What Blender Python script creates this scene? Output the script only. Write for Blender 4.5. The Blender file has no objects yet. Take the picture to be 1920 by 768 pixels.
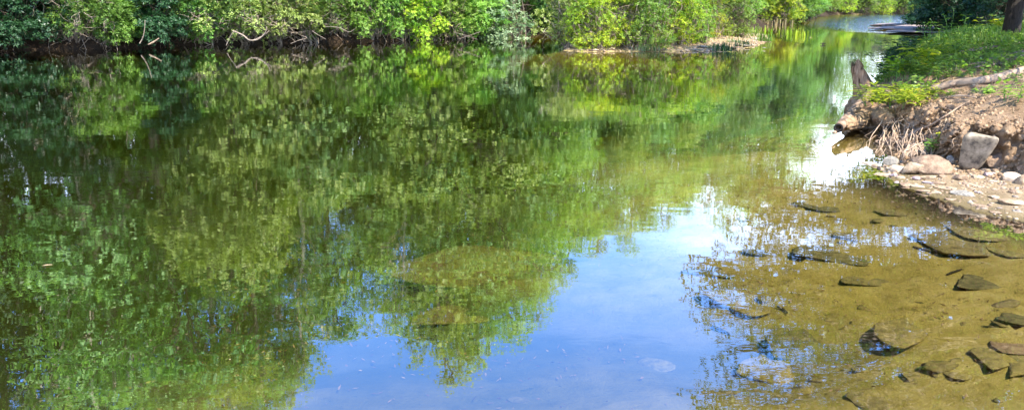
import bpy, bmesh, math, random
import numpy as np
from mathutils import Vector, Matrix
R = math.radians
rs = np.random.RandomState
scene = bpy.context.scene
C = scene.collection

# ------------------------------------------------------------------ camera
CH = 2.2; F = 1478.0; TH = R(14.9)
cam_d = bpy.data.cameras.new('camera'); cam = bpy.data.objects.new('camera', cam_d); C.objects.link(cam)
cam.location = (0, 0, CH); cam.rotation_euler = (R(90) - TH, 0, 0)
cam_d.sensor_width = 36; cam_d.lens = F/1920*36; cam_d.clip_start = 0.05; cam_d.clip_end = 3000
scene.camera = cam

def ray(px, py):
    u = (px-960)/F; v = (384-py)/F
    return np.array([u, math.cos(TH)+v*math.sin(TH), -math.sin(TH)+v*math.cos(TH)])
def P(px, py, z=0.0):
    d = ray(px, py); t = (z-CH)/d[2]
    return np.array([0, 0, CH]) + d*t
def PD(px, py, Y):
    d = ray(px, py); return np.array([0, 0, CH]) + d*(Y/d[1])

# ------------------------------------------------------------------ noise
def _h(ix, iy, iz, seed):
    n = (ix*374761393 + iy*668265263 + iz*2147483647 + seed*974711).astype(np.int64) & 0xffffffff
    n = ((n ^ (n >> 13))*1274126177) & 0xffffffff
    n = ((n ^ (n >> 16))*2246822519) & 0xffffffff
    return ((n ^ (n >> 15)) & 0xffffff)/float(0xffffff)*2-1
def vn(x, y, z=None, seed=0):
    x = np.asarray(x, float); y = np.asarray(y, float)
    z = np.zeros_like(x) if z is None else np.asarray(z, float)
    ix, iy, iz = [np.floor(a).astype(np.int64) for a in (x, y, z)]
    fx, fy, fz = x-ix, y-iy, z-iz
    fx, fy, fz = [a*a*(3-2*a) for a in (fx, fy, fz)]
    r = 0
    for a in (0, 1):
        for b in (0, 1):
            for c in (0, 1):
                w = (fx if a else 1-fx)*(fy if b else 1-fy)*(fz if c else 1-fz)
                r = r + w*_h(ix+a, iy+b, iz+c, seed)
    return r
def fbm(x, y, z=None, seed=0, o=4):
    r = 0; a = 1; s = 0
    for k in range(o):
        r = r + a*vn(np.asarray(x)*2**k, np.asarray(y)*2**k, None if z is None else np.asarray(z)*2**k, seed+k)
        s += a; a *= .5
    return r/s
def ss(a, b, x):
    t = np.clip((x-a)/(b-a), 0, 1); return t*t*(3-2*t)

# ------------------------------------------------------------------ terrain shape
left_shore = [(-140, 40), (-60, 36), tuple(P(-250, 100)[:2]), tuple(P(0, 95)[:2]), tuple(P(200, 91)[:2]), tuple(P(350, 85)[:2]),
    tuple(P(480, 82)[:2]), tuple(P(600, 80)[:2]), tuple(P(750, 76)[:2]), tuple(P(900, 71)[:2]), tuple(P(1010, 62)[:2]),
    (5, 50), (10, 52.5), tuple(P(1400, 54)[:2]), tuple(P(1440, 47)[:2]), (26, 72), (31.5, 84), (37, 93), (44, 97), (52, 101)]
right_shore = [(-140, -30), (-30, -5), (-10, -2), (-3, -.2), (1, 1.0), (3.6, 2.2), (5.3, 4.2), (5.9, 6), tuple(P(1920, 418)[:2]),
    tuple(P(1820, 394)[:2]), tuple(P(1740, 366)[:2]), tuple(P(1665, 338)[:2]), tuple(P(1655, 300)[:2]), tuple(P(1700, 275)[:2]), tuple(P(1660, 250)[:2]),
    (6.1, 13.4), tuple(P(1600, 205)[:2]), tuple(P(1612, 180)[:2]), tuple(P(1650, 150)[:2]), tuple(P(1690, 115)[:2]),
    (18.5, 34.5), (23.5, 43), (24.6, 49), (26.2, 56), (30.5, 62), (37, 73), (45, 86), (56, 99)]
river = np.array(left_shore + right_shore[::-1])
rland = np.array(right_shore + [(400, 120), (400, -300), (-140, -300)])
bank = np.array([(-4, -12), (2.0, -3), (7.0, 1.5), (7.9, 5), tuple(P(1990, 352)[:2]), tuple(P(1920, 346)[:2]), tuple(P(1850, 330)[:2]), tuple(P(1800, 326)[:2]),
    tuple(P(1750, 322)[:2]), tuple(P(1720, 296)[:2]), tuple(P(1700, 268)[:2]), tuple(P(1650, 247)[:2]), (6.5, 13.7), tuple(P(1612, 203)[:2]), tuple(P(1628, 178)[:2]),
    tuple(P(1668, 148)[:2]), tuple(P(1708, 113)[:2]), (20, 34.5), (26, 43), (29, 50), (31, 57), (34, 63), (40, 74), (47, 86), (60, 99), (400, 120), (400, -300), (-100, -300)])
island = np.array([tuple(P(*p)[:2]) for p in [(1056, 95), (1110, 97), (1170, 97), (1250, 97), (1330, 97), (1395, 91), (1430, 82), (1445, 72), (1425, 66)]] +
    [(11.5, 46.5), (7.5, 45), (4.6, 41), (2.6, 36)])
def sdist(poly, x, y):
    d = np.full(x.shape, 1e9); ins = np.zeros(x.shape, bool)
    n = len(poly)
    for i in range(n):
        a = poly[i]; b = poly[(i+1) % n]
        e = b-a; L = e.dot(e)+1e-12
        t = np.clip(((x-a[0])*e[0]+(y-a[1])*e[1])/L, 0, 1)
        d = np.minimum(d, np.hypot(x-a[0]-t*e[0], y-a[1]-t*e[1]))
        c = (a[1] > y) != (b[1] > y)
        xx = a[0]+(y-a[1])*(b[0]-a[0])/(b[1]-a[1]+1e-15)
        ins ^= c & (x < xx)
    return np.where(ins, d, -d)
def height(x, y, full=False):
    x = np.asarray(x, float); y = np.asarray(y, float)
    wob = .10*fbm(x*1.3, y*1.3, seed=5)*ss(0, 3, y-3)
    dw = sdist(river, x, y)+wob; di = sdist(island, x, y)+.25*fbm(x*.9, y*.9, seed=9)
    dr = sdist(rland, x, y); db = sdist(bank, x, y)+wob*1.2
    fine = fbm(x*3, y*3, seed=2)
    q = np.clip(dw, 0, 100)
    near = ss(14, 5, y)*ss(-3, 3, x)
    zbed = -1.7*(1-np.exp(-(q/9)**1.25))-.02 + .03*fine*ss(0, 1, q) + .05*fbm(x*.7, y*.7, seed=12)*ss(0, 2, q)
    zbed = zbed - .35*ss(16, 26, y)*ss(0.2, 2, q) - .6*ss(24, 29, y)*ss(0, .7, q)*ss(1, -2, x)
    # low ledges of bedrock seen under the shallows
    terr = fbm(x*.55+3, y*1.1, seed=21)
    zbed = zbed + .035*np.floor(terr*5)/1.0*ss(.5, 2, q)*ss(9, 5, q)
    d = np.clip(-dw, 0, 500)
    zl = .32*ss(0, .35, d) + .20*np.clip(d-.3, 0, 40) + .12*fbm(x*.8, y*.8, seed=7)*ss(0, 1, d) + .05*fine*ss(0, .3, d)
    zb = .010+.045*np.clip(d, 0, 1.6) + .012*fine + .022*fbm(x*1.8, y*1.8, seed=44)*ss(0, .4, d)
    hb = .84+.08*fbm(x*.5, y*.5, seed=31)
    dbp = np.clip(db, 0, 400)
    z2 = hb*ss(-.05, .42, db)*.62 + hb*.38*ss(.2, 1.3, db) + .035*np.clip(dbp-1, 0, 12) + .10*np.clip(dbp-9, 0, 40)*ss(9, 16, dbp) + (.05*fine+.04*fbm(x*1.2, y*1.2, seed=40))*ss(0, .3, db)
    zr = np.maximum(zb, np.where(db > -.05, z2, -9))
    # gravelly foreshore kept low under the camera
    z = np.where(dw > 0, zbed, np.where(dr > 0, zr, zl))
    # island
    zi = np.where(di > 0, .03+.20*ss(0, 2.2, di)+.05*fine, -.02+np.maximum(di, -4)*.22)
    z = np.where(dw > -1, np.maximum(z, zi), z)
    if full: return z, dw, di, dr, db
    return z
def hz(x, y): return float(height(np.array([x]), np.array([y]))[0])
def hit(px, py):
    d = ray(px, py); t = np.geomspace(2.2, 160, 900)
    p = np.array([0, 0, CH])+d*t[:, None]
    z = height(p[:, 0], p[:, 1]); k = np.argmax(z >= p[:, 2])
    return p[k] if (z >= p[:, 2]).any() else p[-1]

# ------------------------------------------------------------------ mesh helpers
def mk(name, V, quads=None, tris=None, mat=None, parent=None, smooth=False, tint=None, loc=None, link=True):
    me = bpy.data.meshes.new(name)
    V = np.asarray(V, np.float32)
    loops = []; tot = []
    if quads is not None and len(quads): quads = np.asarray(quads, np.int32); loops.append(quads.ravel()); tot.append(np.full(len(quads), 4))
    if tris is not None and len(tris): tris = np.asarray(tris, np.int32); loops.append(tris.ravel()); tot.append(np.full(len(tris), 3))
    L = np.concatenate(loops).astype(np.int32); T = np.concatenate(tot).astype(np.int32)
    me.vertices.add(len(V)); me.vertices.foreach_set('co', V.ravel())
    me.loops.add(len(L)); me.loops.foreach_set('vertex_index', L)
    me.polygons.add(len(T)); st = np.concatenate([[0], np.cumsum(T)[:-1]]).astype(np.int32)
    me.polygons.foreach_set('loop_start', st); me.polygons.foreach_set('loop_total', T)
    if smooth: me.polygons.foreach_set('use_smooth', np.ones(len(T), bool))
    if tint is not None:
        a = me.attributes.new('tint', 'FLOAT', 'FACE'); a.data.foreach_set('value', np.asarray(tint, np.float32))
    me.update(calc_edges=True)
    if mat: me.materials.append(mat)
    if not link: return me
    o = bpy.data.objects.new(name, me); C.objects.link(o)
    if parent is not None: o.parent = parent
    if loc is not None: o.location = loc
    return o
def tag(o, label=None, cat=None, group=None, kind=None):
    if label: o['label'] = label
    if cat: o['category'] = cat
    if group: o['group'] = group
    if kind: o['kind'] = kind
    return o
def thing(name, loc, label, cat, group=None, rz=0, s=1):
    o = bpy.data.objects.new(name, None); C.objects.link(o); o.location = loc; o.rotation_euler = (0, 0, rz); o.scale = (s, s, s) if not hasattr(s, '__len__') else s
    o.empty_display_size = .2
    return tag(o, label, cat, group)
def part(name, me, parent, mat=None):
    o = bpy.data.objects.new(name, me); C.objects.link(o); o.parent = parent
    if mat is not None and me.materials and me.materials[0] != mat:
        o.material_slots[0].link = 'OBJECT'; o.material_slots[0].material = mat
    return o

class MB:
    def __init__(s): s.V = []; s.Q = []; s.T = []; s.q = []; s.t = []; s.n = 0
    def add(s, V, Q=None, T=None, tint=0.5):
        V = np.asarray(V, float); s.V.append(V)
        if Q is not None and len(Q): Q = np.asarray(Q); s.Q.append(Q+s.n); s.q.append(np.broadcast_to(tint, len(Q)) if T is None or not len(T) else np.full(len(Q), np.mean(tint)))
        if T is not None and len(T): T = np.asarray(T); s.T.append(T+s.n); s.t.append(np.broadcast_to(np.mean(tint), len(T)))
        s.n += len(V)
    def tube(s, path, rad, k=6, tint=.5, rough=0, rng=None, cap=True, flat=1.0):
        path = np.asarray(path, float); n = len(path); rad = np.broadcast_to(np.asarray(rad, float), n)
        t = np.gradient(path, axis=0); t /= np.linalg.norm(t, axis=1)[:, None]+1e-9
        up = np.array([0.13, .21, 1.0]); a = np.cross(t, up)
        bad = np.linalg.norm(a, axis=1) < .2
        if bad.any(): a[bad] = np.cross(t[bad], [1, .3, 0])
        a /= np.linalg.norm(a, axis=1)[:, None]+1e-9
        for i in range(1, n):
            v = a[i-1]-t[i]*a[i-1].dot(t[i]); a[i] = v/(np.linalg.norm(v)+1e-9)
        b = np.cross(t, a)
        an = np.arange(k)/k*2*np.pi
        rr = np.ones((n, k))
        if rough: rr = 1+rough*(fbm(np.cos(an)[None, :]*1.5+np.zeros((n, 1)), np.sin(an)[None, :]*1.5+np.zeros((n, 1)), np.arange(n)[:, None]*.35+np.zeros((1, k)), seed=int(abs(path[0, 0])*97) % 999, o=3))*1.6
        V = path[:, None, :]+rad[:, None, None]*rr[:, :, None]*(np.cos(an)[None, :, None]*a[:, None, :]+np.sin(an)[None, :, None]*b[:, None, :]*flat)
        V = V.reshape(-1, 3); i = np.arange(n-1)[:, None]*k; j = np.arange(k)[None, :]; j2 = (j+1) % k
        Q = np.stack([i+j, i+j2, i+k+j2, i+k+j], -1).reshape(-1, 4)
        T = []
        if cap:
            V = np.vstack([V, path[0], path[-1]]); c0 = n*k; c1 = c0+1
            T = [(c0, (q+1) % k, q) for q in range(k)]+[(c1, (n-1)*k+q, (n-1)*k+(q+1) % k) for q in range(k)]
        s.add(V, Q, T if len(T) else None, tint)
    def leaves(s, base, d, nrm, L, W, tint, fold=0.0, droop=0.0):
        """pointed leaves: base point, direction, normal, length, width"""
        d = d/(np.linalg.norm(d, axis=1)[:, None]+1e-9)
        w = np.cross(d, nrm); w /= np.linalg.norm(w, axis=1)[:, None]+1e-9
        up = np.cross(w, d)
        L = np.broadcast_to(L, len(base))[:, None]; W = np.broadcast_to(W, len(base))[:, None]
        if not fold:
            V = np.stack([base, base+d*L*.42+w*W*.5, base+d*L, base+d*L*.42-w*W*.5], 1).reshape(-1, 3)
            Q = np.arange(len(base)*4).reshape(-1, 4)
            s.add(V, Q, None, tint)
        else:
            z = np.array([0, 0, -1.0])
            m1 = base+d*L*.35-up*0+z*L*droop*.15; m2 = base+d*L*.72+z*L*droop*.5; tip = base+d*L+z*L*droop
            V = np.stack([base, m1, m2, tip, m1+w*W*.5+up*W*fold, m2+w*W*.36+up*W*fold*.7, m1-w*W*.5+up*W*fold, m2-w*W*.36+up*W*fold*.7], 1).reshape(-1, 3)
            o = np.arange(len(base))[:, None]*8
            Q = np.concatenate([o+np.array([[1, 2, 5, 4]]), o+np.array([[2, 1, 6, 7]])])
            T = np.concatenate([o+np.array([[0, 1, 4]]), o+np.array([[1, 0, 6]]), o+np.array([[2, 3, 5]]), o+np.array([[3, 2, 7]])])
            tint = np.broadcast_to(tint, len(base))
            s.V.append(V); s.Q.append(Q+s.n); s.q.append(np.concatenate([tint, tint])); s.T.append(T+s.n); s.t.append(np.concatenate([tint]*4)); s.n += len(V)
    def me(s, name, mat, parent=None, smooth=False, link=True, loc=None):
        V = np.concatenate(s.V); Q = np.concatenate(s.Q) if s.Q else None; T = np.concatenate(s.T) if s.T else None
        tint = np.concatenate(([np.concatenate(s.q)] if s.Q else [])+([np.concatenate(s.t)] if s.T else []))
        return mk(name, V, Q, T, mat, parent, smooth, tint, loc, link)
def unit(n, rng):
    v = rng.normal(size=(n, 3)); return v/np.linalg.norm(v, axis=1)[:, None]
def curve_path(a, b, n, wob, rng, sag=0, f=2.5):
    a = np.asarray(a, float); b = np.asarray(b, float); t = np.linspace(0, 1, n)[:, None]
    p = a+(b-a)*t; s = rng.randint(9999); L = np.linalg.norm(b-a)
    o = np.stack([fbm(t[:, 0]*f+i*17.3, t[:, 0]*0+s*.37, seed=s % 500, o=2) for i in range(3)], 1)
    o = o-o[0]*(1-t)-o[-1]*t
    p = p+o*wob*L; p[:, 2] -= sag*L*(4*t[:, 0]*(1-t[:, 0]))
    return p
def smooth_path(pts, n):
    pts = np.asarray(pts, float); k = len(pts); out = []
    u = np.linspace(0, k-1, n)
    for q in u:
        i = min(int(q), k-2); t = q-i
        p0 = pts[max(i-1, 0)]; p1 = pts[i]; p2 = pts[i+1]; p3 = pts[min(i+2, k-1)]
        out.append(.5*((2*p1)+(-p0+p2)*t+(2*p0-5*p1+4*p2-p3)*t*t+(-p0+3*p1-3*p2+p3)*t**3))
    return np.array(out)

# ------------------------------------------------------------------ materials
def newmat(name):
    m = bpy.data.materials.new(name); m.use_nodes = True; nt = m.node_tree; nt.nodes.clear()
    out = nt.nodes.new('ShaderNodeOutputMaterial'); return m, nt, out
def N(nt, t, **k):
    n = nt.nodes.new(t)
    for a, b in k.items():
        if a in ('inp',):
            for i, v in b.items(): n.inputs[i].default_value = v
        else: setattr(n, a, b)
    return n
def ramp(nt, stops):
    r = nt.nodes.new('ShaderNodeValToRGB'); e = r.color_ramp.elements
    e[0].position, e[0].color = stops[0][0], (*stops[0][1], 1)
    e[1].position, e[1].color = stops[-1][0], (*stops[-1][1], 1)
    for p, c in stops[1:-1]:
        x = e.new(p); x.color = (*c, 1)
    return r
def leaf_mat(name, cols, trans=.35, rough=.45, spec=.3, vary=.25):
    m, nt, out = newmat(name); l = nt.links.new
    at = N(nt, 'ShaderNodeAttribute', attribute_name='tint'); oi = N(nt, 'ShaderNodeObjectInfo')
    rp = ramp(nt, [(i/(len(cols)-1), c) for i, c in enumerate(cols)]); l(at.outputs['Fac'], rp.inputs[0])
    hs = N(nt, 'ShaderNodeHueSaturation'); l(rp.outputs[0], hs.inputs['Color'])
    mr = N(nt, 'ShaderNodeMapRange', inp={3: 1-vary, 4: 1+vary}); l(oi.outputs['Random'], mr.inputs[0]); l(mr.outputs[0], hs.inputs['Value'])
    mh = N(nt, 'ShaderNodeMapRange', inp={3: .485, 4: .515}); l(oi.outputs['Random'], mh.inputs[0]); l(mh.outputs[0], hs.inputs['Hue'])
    b = N(nt, 'ShaderNodeBsdfPrincipled', inp={'Roughness': rough, 'Specular IOR Level': spec}); l(hs.outputs[0], b.inputs['Base Color'])
    tr = N(nt, 'ShaderNodeBsdfTranslucent'); g = N(nt, 'ShaderNodeMixRGB', blend_type='MULTIPLY', inp={0: 1, 2: (1.3, 1.5, .6, 1)}); l(hs.outputs[0], g.inputs[1]); l(g.outputs[0], tr.inputs[0])
    mx = N(nt, 'ShaderNodeMixShader', inp={0: trans}); l(b.outputs[0], mx.inputs[1]); l(tr.outputs[0], mx.inputs[2]); l(mx.outputs[0], out.inputs[0])
    return m
def solid_mat(name, stops, scale=8, rough=.85, bump=.3, bscale=30, obj_var=.2, spec=.25, stretch=(1, 1, 1), dist=.01):
    m, nt, out = newmat(name); l = nt.links.new
    tc = N(nt, 'ShaderNodeTexCoord'); mp = N(nt, 'ShaderNodeMapping', inp={3: stretch}); l(tc.outputs['Object'], mp.inputs[0])
    n1 = N(nt, 'ShaderNodeTexNoise', inp={'Scale': scale, 'Detail': 8, 'Roughness': .65}); l(mp.outputs[0], n1.inputs[0])
    rp = ramp(nt, stops); l(n1.outputs[0], rp.inputs[0])
    oi = N(nt, 'ShaderNodeObjectInfo'); hs = N(nt, 'ShaderNodeHueSaturation'); l(rp.outputs[0], hs.inputs['Color'])
    mr = N(nt, 'ShaderNodeMapRange', inp={3: 1-obj_var, 4: 1+obj_var}); l(oi.outputs['Random'], mr.inputs[0]); l(mr.outputs[0], hs.inputs['Value'])
    b = N(nt, 'ShaderNodeBsdfPrincipled', inp={'Roughness': rough, 'Specular IOR Level': spec}); l(hs.outputs[0], b.inputs['Base Color'])
    n2 = N(nt, 'ShaderNodeTexNoise', inp={'Scale': bscale, 'Detail': 6, 'Roughness': .7}); l(mp.outputs[0], n2.inputs[0])
    bp = N(nt, 'ShaderNodeBump', inp={'Strength': bump, 'Distance': dist}); l(n2.outputs[0], bp.inputs['Height']); l(bp.outputs[0], b.inputs['Normal'])
    l(b.outputs[0], out.inputs[0]); return m

M = {}
M['leaf_dark'] = leaf_mat('dark green leaves', [(.012, .035, .012), (.02, .06, .018), (.035, .095, .025)], .25, .4, .4)  # deep evergreen green, also standing in for missing shade at the far left
M['leaf_mid'] = leaf_mat('mid green leaves', [(.045, .11, .018), (.11, .22, .03), (.22, .33, .055)], .35)
M['leaf_bright'] = leaf_mat('bright green leaves', [(.08, .17, .022), (.18, .30, .045), (.34, .43, .08)], .4)
M['leaf_yellow'] = leaf_mat('yellow green leaves', [(.10, .21, .018), (.22, .34, .025), (.40, .47, .035), (.55, .50, .035)], .4)
M['leaf_olive'] = leaf_mat('pale olive leaves', [(.12, .20, .035), (.27, .36, .075), (.45, .50, .17)], .35)
M['leaf_silver'] = leaf_mat('silvery green leaves', [(.08, .16, .06), (.19, .27, .13), (.34, .40, .22)], .3)
M['leaf_tree'] = leaf_mat('woodland leaves', [(.06, .13, .035), (.165, .275, .085), (.33, .44, .17)], .42)
M['leaf_treedark'] = leaf_mat('dark woodland leaves', [(.02, .045, .015), (.05, .09, .028), (.11, .16, .05)], .25)
M['leaf_canopy'] = leaf_mat('canopy leaves', [(.035, .075, .015), (.08, .12, .02), (.14, .17, .03)], .45)
M['leaf_shade'] = leaf_mat('shade darkened leaves', [(.014, .045, .018), (.025, .08, .03), (.05, .13, .04)], .25)  # darkened green, painting shade into the foliage of the backlit bank
M['grass'] = leaf_mat('grass blades', [(.06, .15, .02), (.11, .22, .03), (.22, .28, .06), (.30, .25, .10)], .35, vary=.05)
M['straw'] = leaf_mat('dry grass', [(.22, .17, .08), (.36, .28, .14), (.45, .36, .2)], .2, vary=.05)
M['litter'] = leaf_mat('dead leaves', [(.10, .055, .025), (.2, .12, .06), (.34, .24, .13)], .1, .8, vary=.05)
M['bark'] = solid_mat('grey brown bark', [(.3, (.05, .035, .022)), (.55, (.14, .105, .07)), (.75, (.24, .19, .14))], 6, bump=.8, bscale=14, stretch=(3, 3, .6), dist=.03)
M['bark_dark'] = solid_mat('dark bark', [(.3, (.012, .010, .008)), (.7, (.045, .036, .028))], 6, bump=.9, bscale=14, stretch=(3, 3, .6), dist=.04)
M['bark_pale'] = solid_mat('pale bark', [(.3, (.22, .17, .12)), (.55, (.42, .36, .28)), (.8, (.6, .54, .45))], 5, bump=.4, bscale=20)
M['twig'] = solid_mat('grey twigs', [(.3, (.12, .09, .06)), (.6, (.27, .21, .15)), (.8, (.42, .34, .26))], 6, bump=.3)
M['wood'] = solid_mat('weathered wood', [(.34, (.08, .05, .03)), (.48, (.22, .145, .09)), (.68, (.42, .31, .21))], 12, bump=1, bscale=26, stretch=(1, 1, .35), dist=.02)
M['stump'] = solid_mat('stump wood', [(.36, (.08, .04, .02)), (.48, (.30, .18, .10)), (.66, (.50, .34, .21))], 9, bump=1, bscale=22, stretch=(2.5, 2.5, .3), dist=.03)
M['root'] = solid_mat('pale roots', [(.3, (.20, .13, .08)), (.6, (.40, .29, .19)), (.8, (.55, .43, .3))], 9, bump=.5, bscale=40)
M['rock_tan'] = solid_mat('tan stone', [(.3, (.22, .14, .08)), (.5, (.38, .27, .16)), (.72, (.55, .43, .28))], 14, bump=.9, bscale=50, dist=.02, obj_var=.15)
M['rock_grey'] = solid_mat('grey stone', [(.3, (.10, .09, .07)), (.5, (.24, .21, .16)), (.72, (.40, .35, .27))], 18, bump=.9, bscale=60, dist=.02, obj_var=.15)
M['rock_block'] = solid_mat('mottled stone', [(.36, (.07, .055, .04)), (.46, (.20, .155, .10)), (.6, (.33, .26, .17)), (.75, (.46, .37, .25))], 9, bump=.7, bscale=30, obj_var=.05)
M['rock_brown'] = solid_mat('brown stone', [(.3, (.13, .08, .045)), (.5, (.25, .165, .10)), (.75, (.40, .28, .17))], 12, bump=.9, bscale=44, dist=.02, obj_var=.12)
M['rock_pale'] = solid_mat('pale stone', [(.3, (.32, .22, .13)), (.5, (.50, .37, .24)), (.75, (.64, .51, .37))], 14, bump=.9, bscale=50, dist=.02, obj_var=.08)
M['rock_plum'] = solid_mat('plum stone', [(.3, (.20, .13, .12)), (.5, (.32, .24, .22)), (.75, (.46, .38, .35))], 14, bump=.9, bscale=50, dist=.02, obj_var=.1)
M['rock_wet'] = solid_mat('silted stone', [(.3, (.09, .07, .028)), (.5, (.21, .165, .06)), (.75, (.36, .28, .10))], 16, bump=.9, bscale=50, dist=.02, obj_var=.15)
M['rock_dark'] = solid_mat('dark silted stone', [(.3, (.05, .045, .02)), (.5, (.13, .11, .045)), (.75, (.24, .20, .08))], 16, bump=.9, bscale=50, dist=.02, obj_var=.15)
M['soil'] = solid_mat('crumbling soil', [(.3, (.12, .07, .036)), (.5, (.29, .185, .10)), (.72, (.46, .32, .19))], 8, bump=1, bscale=26, obj_var=.1, dist=.04)
M['slab'] = solid_mat('slab stone', [(.3, (.13, .095, .08)), (.5, (.27, .21, .18)), (.72, (.42, .34, .29))], 3, bump=.9, bscale=8, obj_var=.1, stretch=(1, 2, 1), dist=.04)

# ground
def ground_mat():
    m, nt, out = newmat('river ground'); l = nt.links.new
    ge = N(nt, 'ShaderNodeNewGeometry'); 
    def noise(sc, det=8, ro=.65, src=None, dim=None):
        n = N(nt, 'ShaderNodeTexNoise', inp={'Scale': sc, 'Detail': det, 'Roughness': ro}); l((src or ge.outputs['Position']), n.inputs[0]); return n
    def mixc(f, a, b):
        x = N(nt, 'ShaderNodeMixRGB'); 
        for s, i in ((f, 0), (a, 1), (b, 2)):
            if hasattr(s, 'is_linked') or isinstance(s, bpy.types.NodeSocket): l(s, x.inputs[i])
            elif i == 0: x.inputs[0].default_value = s
            else: x.inputs[i].default_value = (*s, 1)
        return x.outputs[0]
    def att(n): return N(nt, 'ShaderNodeAttribute', attribute_name=n).outputs['Fac']
    def rmp(src, stops):
        r = ramp(nt, stops); l(src, r.inputs[0]); return r.outputs[0]
    big = noise(1.1).outputs[0]; mid = noise(5).outputs[0]; fin = noise(38, 6, .8).outputs[0]; vf = noise(140, 3, .8).outputs[0]
    # sand / silt under water with darker flecks of debris
    mp = N(nt, 'ShaderNodeMapping', inp={3: (1.0, 2.2, 1), 2: (0, 0, .25)}); l(ge.outputs['Position'], mp.inputs[0])
    fl = noise(9, 9, .75, mp.outputs[0]).outputs[0]
    sand = rmp(mid, [(.3, (.42, .32, .085)), (.5, (.66, .51, .15)), (.72, (.80, .64, .25))])
    sand = mixc(rmp(fl, [(.30, (1, 1, 1)), (.40, (0, 0, 0))]), sand, (.12, .09, .035))
    sand = mixc(rmp(fin, [(.30, (.8, .8, .8)), (.42, (0, 0, 0))]), sand, (.15, .11, .05))
    sand = mixc(rmp(big, [(.45, (0, 0, 0)), (.62, (.55, .55, .55))]), sand, (.42, .33, .09))
    gravel = rmp(fin, [(.28, (.16, .10, .05)), (.42, (.40, .28, .15)), (.58, (.52, .38, .21)), (.75, (.62, .48, .30))])
    gravel = mixc(rmp(vf, [(.35, (.7, .7, .7)), (.45, (0, 0, 0))]), gravel, (.2, .13, .08))
    soil = rmp(mid, [(.28, (.14, .08, .038)), (.46, (.34, .215, .115)), (.7, (.50, .34, .19))])
    soil = mixc(rmp(fin, [(.32, (.8, .8, .8)), (.48, (0, 0, 0))]), soil, (.14, .08, .045))
    soil = mixc(rmp(big, [(.45, (0, 0, 0)), (.65, (.6, .6, .6))]), soil, (.50, .36, .24))
    litter_shade = rmp(fin, [(.3, (.015, .010, .006)), (.5, (.04, .026, .015)), (.72, (.09, .06, .035))])  # leaf litter, darkened further to paint the shade of the far bank undercut
    col = mixc(att('wet'), gravel, sand); col = mixc(att('soil'), col, soil); col = mixc(att('litter'), col, litter_shade)
    col = mixc(att('damp'), col, mixc(.55, col, (.05, .03, .012)))
    murk_col = mixc(att('deep'), mixc(.22, col, (.0, .0, .0)), (.030, .056, .024))  # bed turns dark green with depth, painting in the murk of the water
    b = N(nt, 'ShaderNodeBsdfPrincipled', inp={'Roughness': .9, 'Specular IOR Level': .15}); l(murk_col, b.inputs['Base Color'])
    ad = N(nt, 'ShaderNodeMath', operation='ADD'); l(fin, ad.inputs[0]); l(noise(13, 10, .75).outputs[0], ad.inputs[1])
    bp = N(nt, 'ShaderNodeBump', inp={'Strength': .9, 'Distance': .05}); l(ad.outputs[0], bp.inputs['Height']); l(bp.outputs[0], b.inputs['Normal'])
    l(b.outputs[0], out.inputs[0]); return m
M['ground'] = ground_mat()

def axis(segs):
    out = [segs[0][0]]
    for a, b, s in segs:
        n = max(1, int(round((b-a)/s))); out += list(np.linspace(a, b, n+1)[1:])
    return np.array(out)
gx = axis([(-500, -100, 40), (-100, -40, 4), (-40, -10, .5), (-10, 2.5, .16), (2.5, 4.4, .05), (4.4, 9, .03), (9, 10.5, .05), (10.5, 16, .15), (16, 40, .4), (40, 80, 2), (80, 500, 40)])
gy = axis([(-300, -20, 28), (-20, 1, .7), (1, 6.5, .12), (6.5, 8.2, .05), (8.2, 14.5, .03), (14.5, 24, .12), (24, 50, .3), (50, 100, .7), (100, 160, 4), (160, 600, 40)])
X, Y = np.meshgrid(gx, gy); x = X.ravel(); y = Y.ravel()
z, dw, di, dr, db = height(x, y, True)
# push the soil face of the near bank in and out, so it is undercut and lumpy
face = ss(-.15, .05, db)*ss(.9, .35, db)*ss(3, 7, y)*ss(17, 14, y)
n3 = fbm(x*3.2, y*3.2, z*4, seed=77, o=4); n4 = fbm(x*1.4, y*1.4, z*2.5, seed=78, o=3)
g = np.array([-.55, -.83])
n5 = fbm(x*9, y*9, z*9, seed=79, o=3)
n6 = np.abs(fbm(x*5, y*5, z*7, seed=80, o=4))
off = face*(.30*n3+.30*n4+.14*n5-.30*n6+.08 + .26*ss(.15, .6, z) - .12)
V = np.stack([x+g[0]*off, y+g[1]*off, z+face*.10*fbm(x*6, y*6, z*6, seed=5, o=3)], 1)
nx, ny = len(gx), len(gy); V_ground = V
i = np.arange(ny-1)[:, None]*nx; j = np.arange(nx-1)[None, :]
Q = np.stack([i+j, i+j+1, i+nx+j+1, i+nx+j], -1).reshape(-1, 4)
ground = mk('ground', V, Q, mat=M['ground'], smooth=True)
def vattr(o, n, v):
    a = o.data.attributes.new(n, 'FLOAT', 'POINT'); a.data.foreach_set('value', np.asarray(v, np.float32))
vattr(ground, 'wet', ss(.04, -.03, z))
vattr(ground, 'soil', np.where(dr > 0, ss(-.02, .12, db), 0))
vattr(ground, 'litter', np.maximum(np.where((dr < 0) & (di < .0), ss(.9, .1, dw)*ss(-.5, -.2, np.minimum(di, 0)*1.0)+ss(.9,.1,dw)*ss(-.5,-1.2,di), 0).clip(0,1), np.where(dr > 0, ss(10, 18, db+2*fbm(x*.4, y*.4, seed=3)), 0)))  # on the far bank this mask also carries the painted undercut shade
vattr(ground, 'damp', ss(.036, .012, z+.012*fbm(x*4, y*4, seed=19))*ss(-.05, -.0, z))
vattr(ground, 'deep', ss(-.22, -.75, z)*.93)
tag(ground, 'sandy river bed, soil bank and wooded ground', kind='structure')

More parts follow.
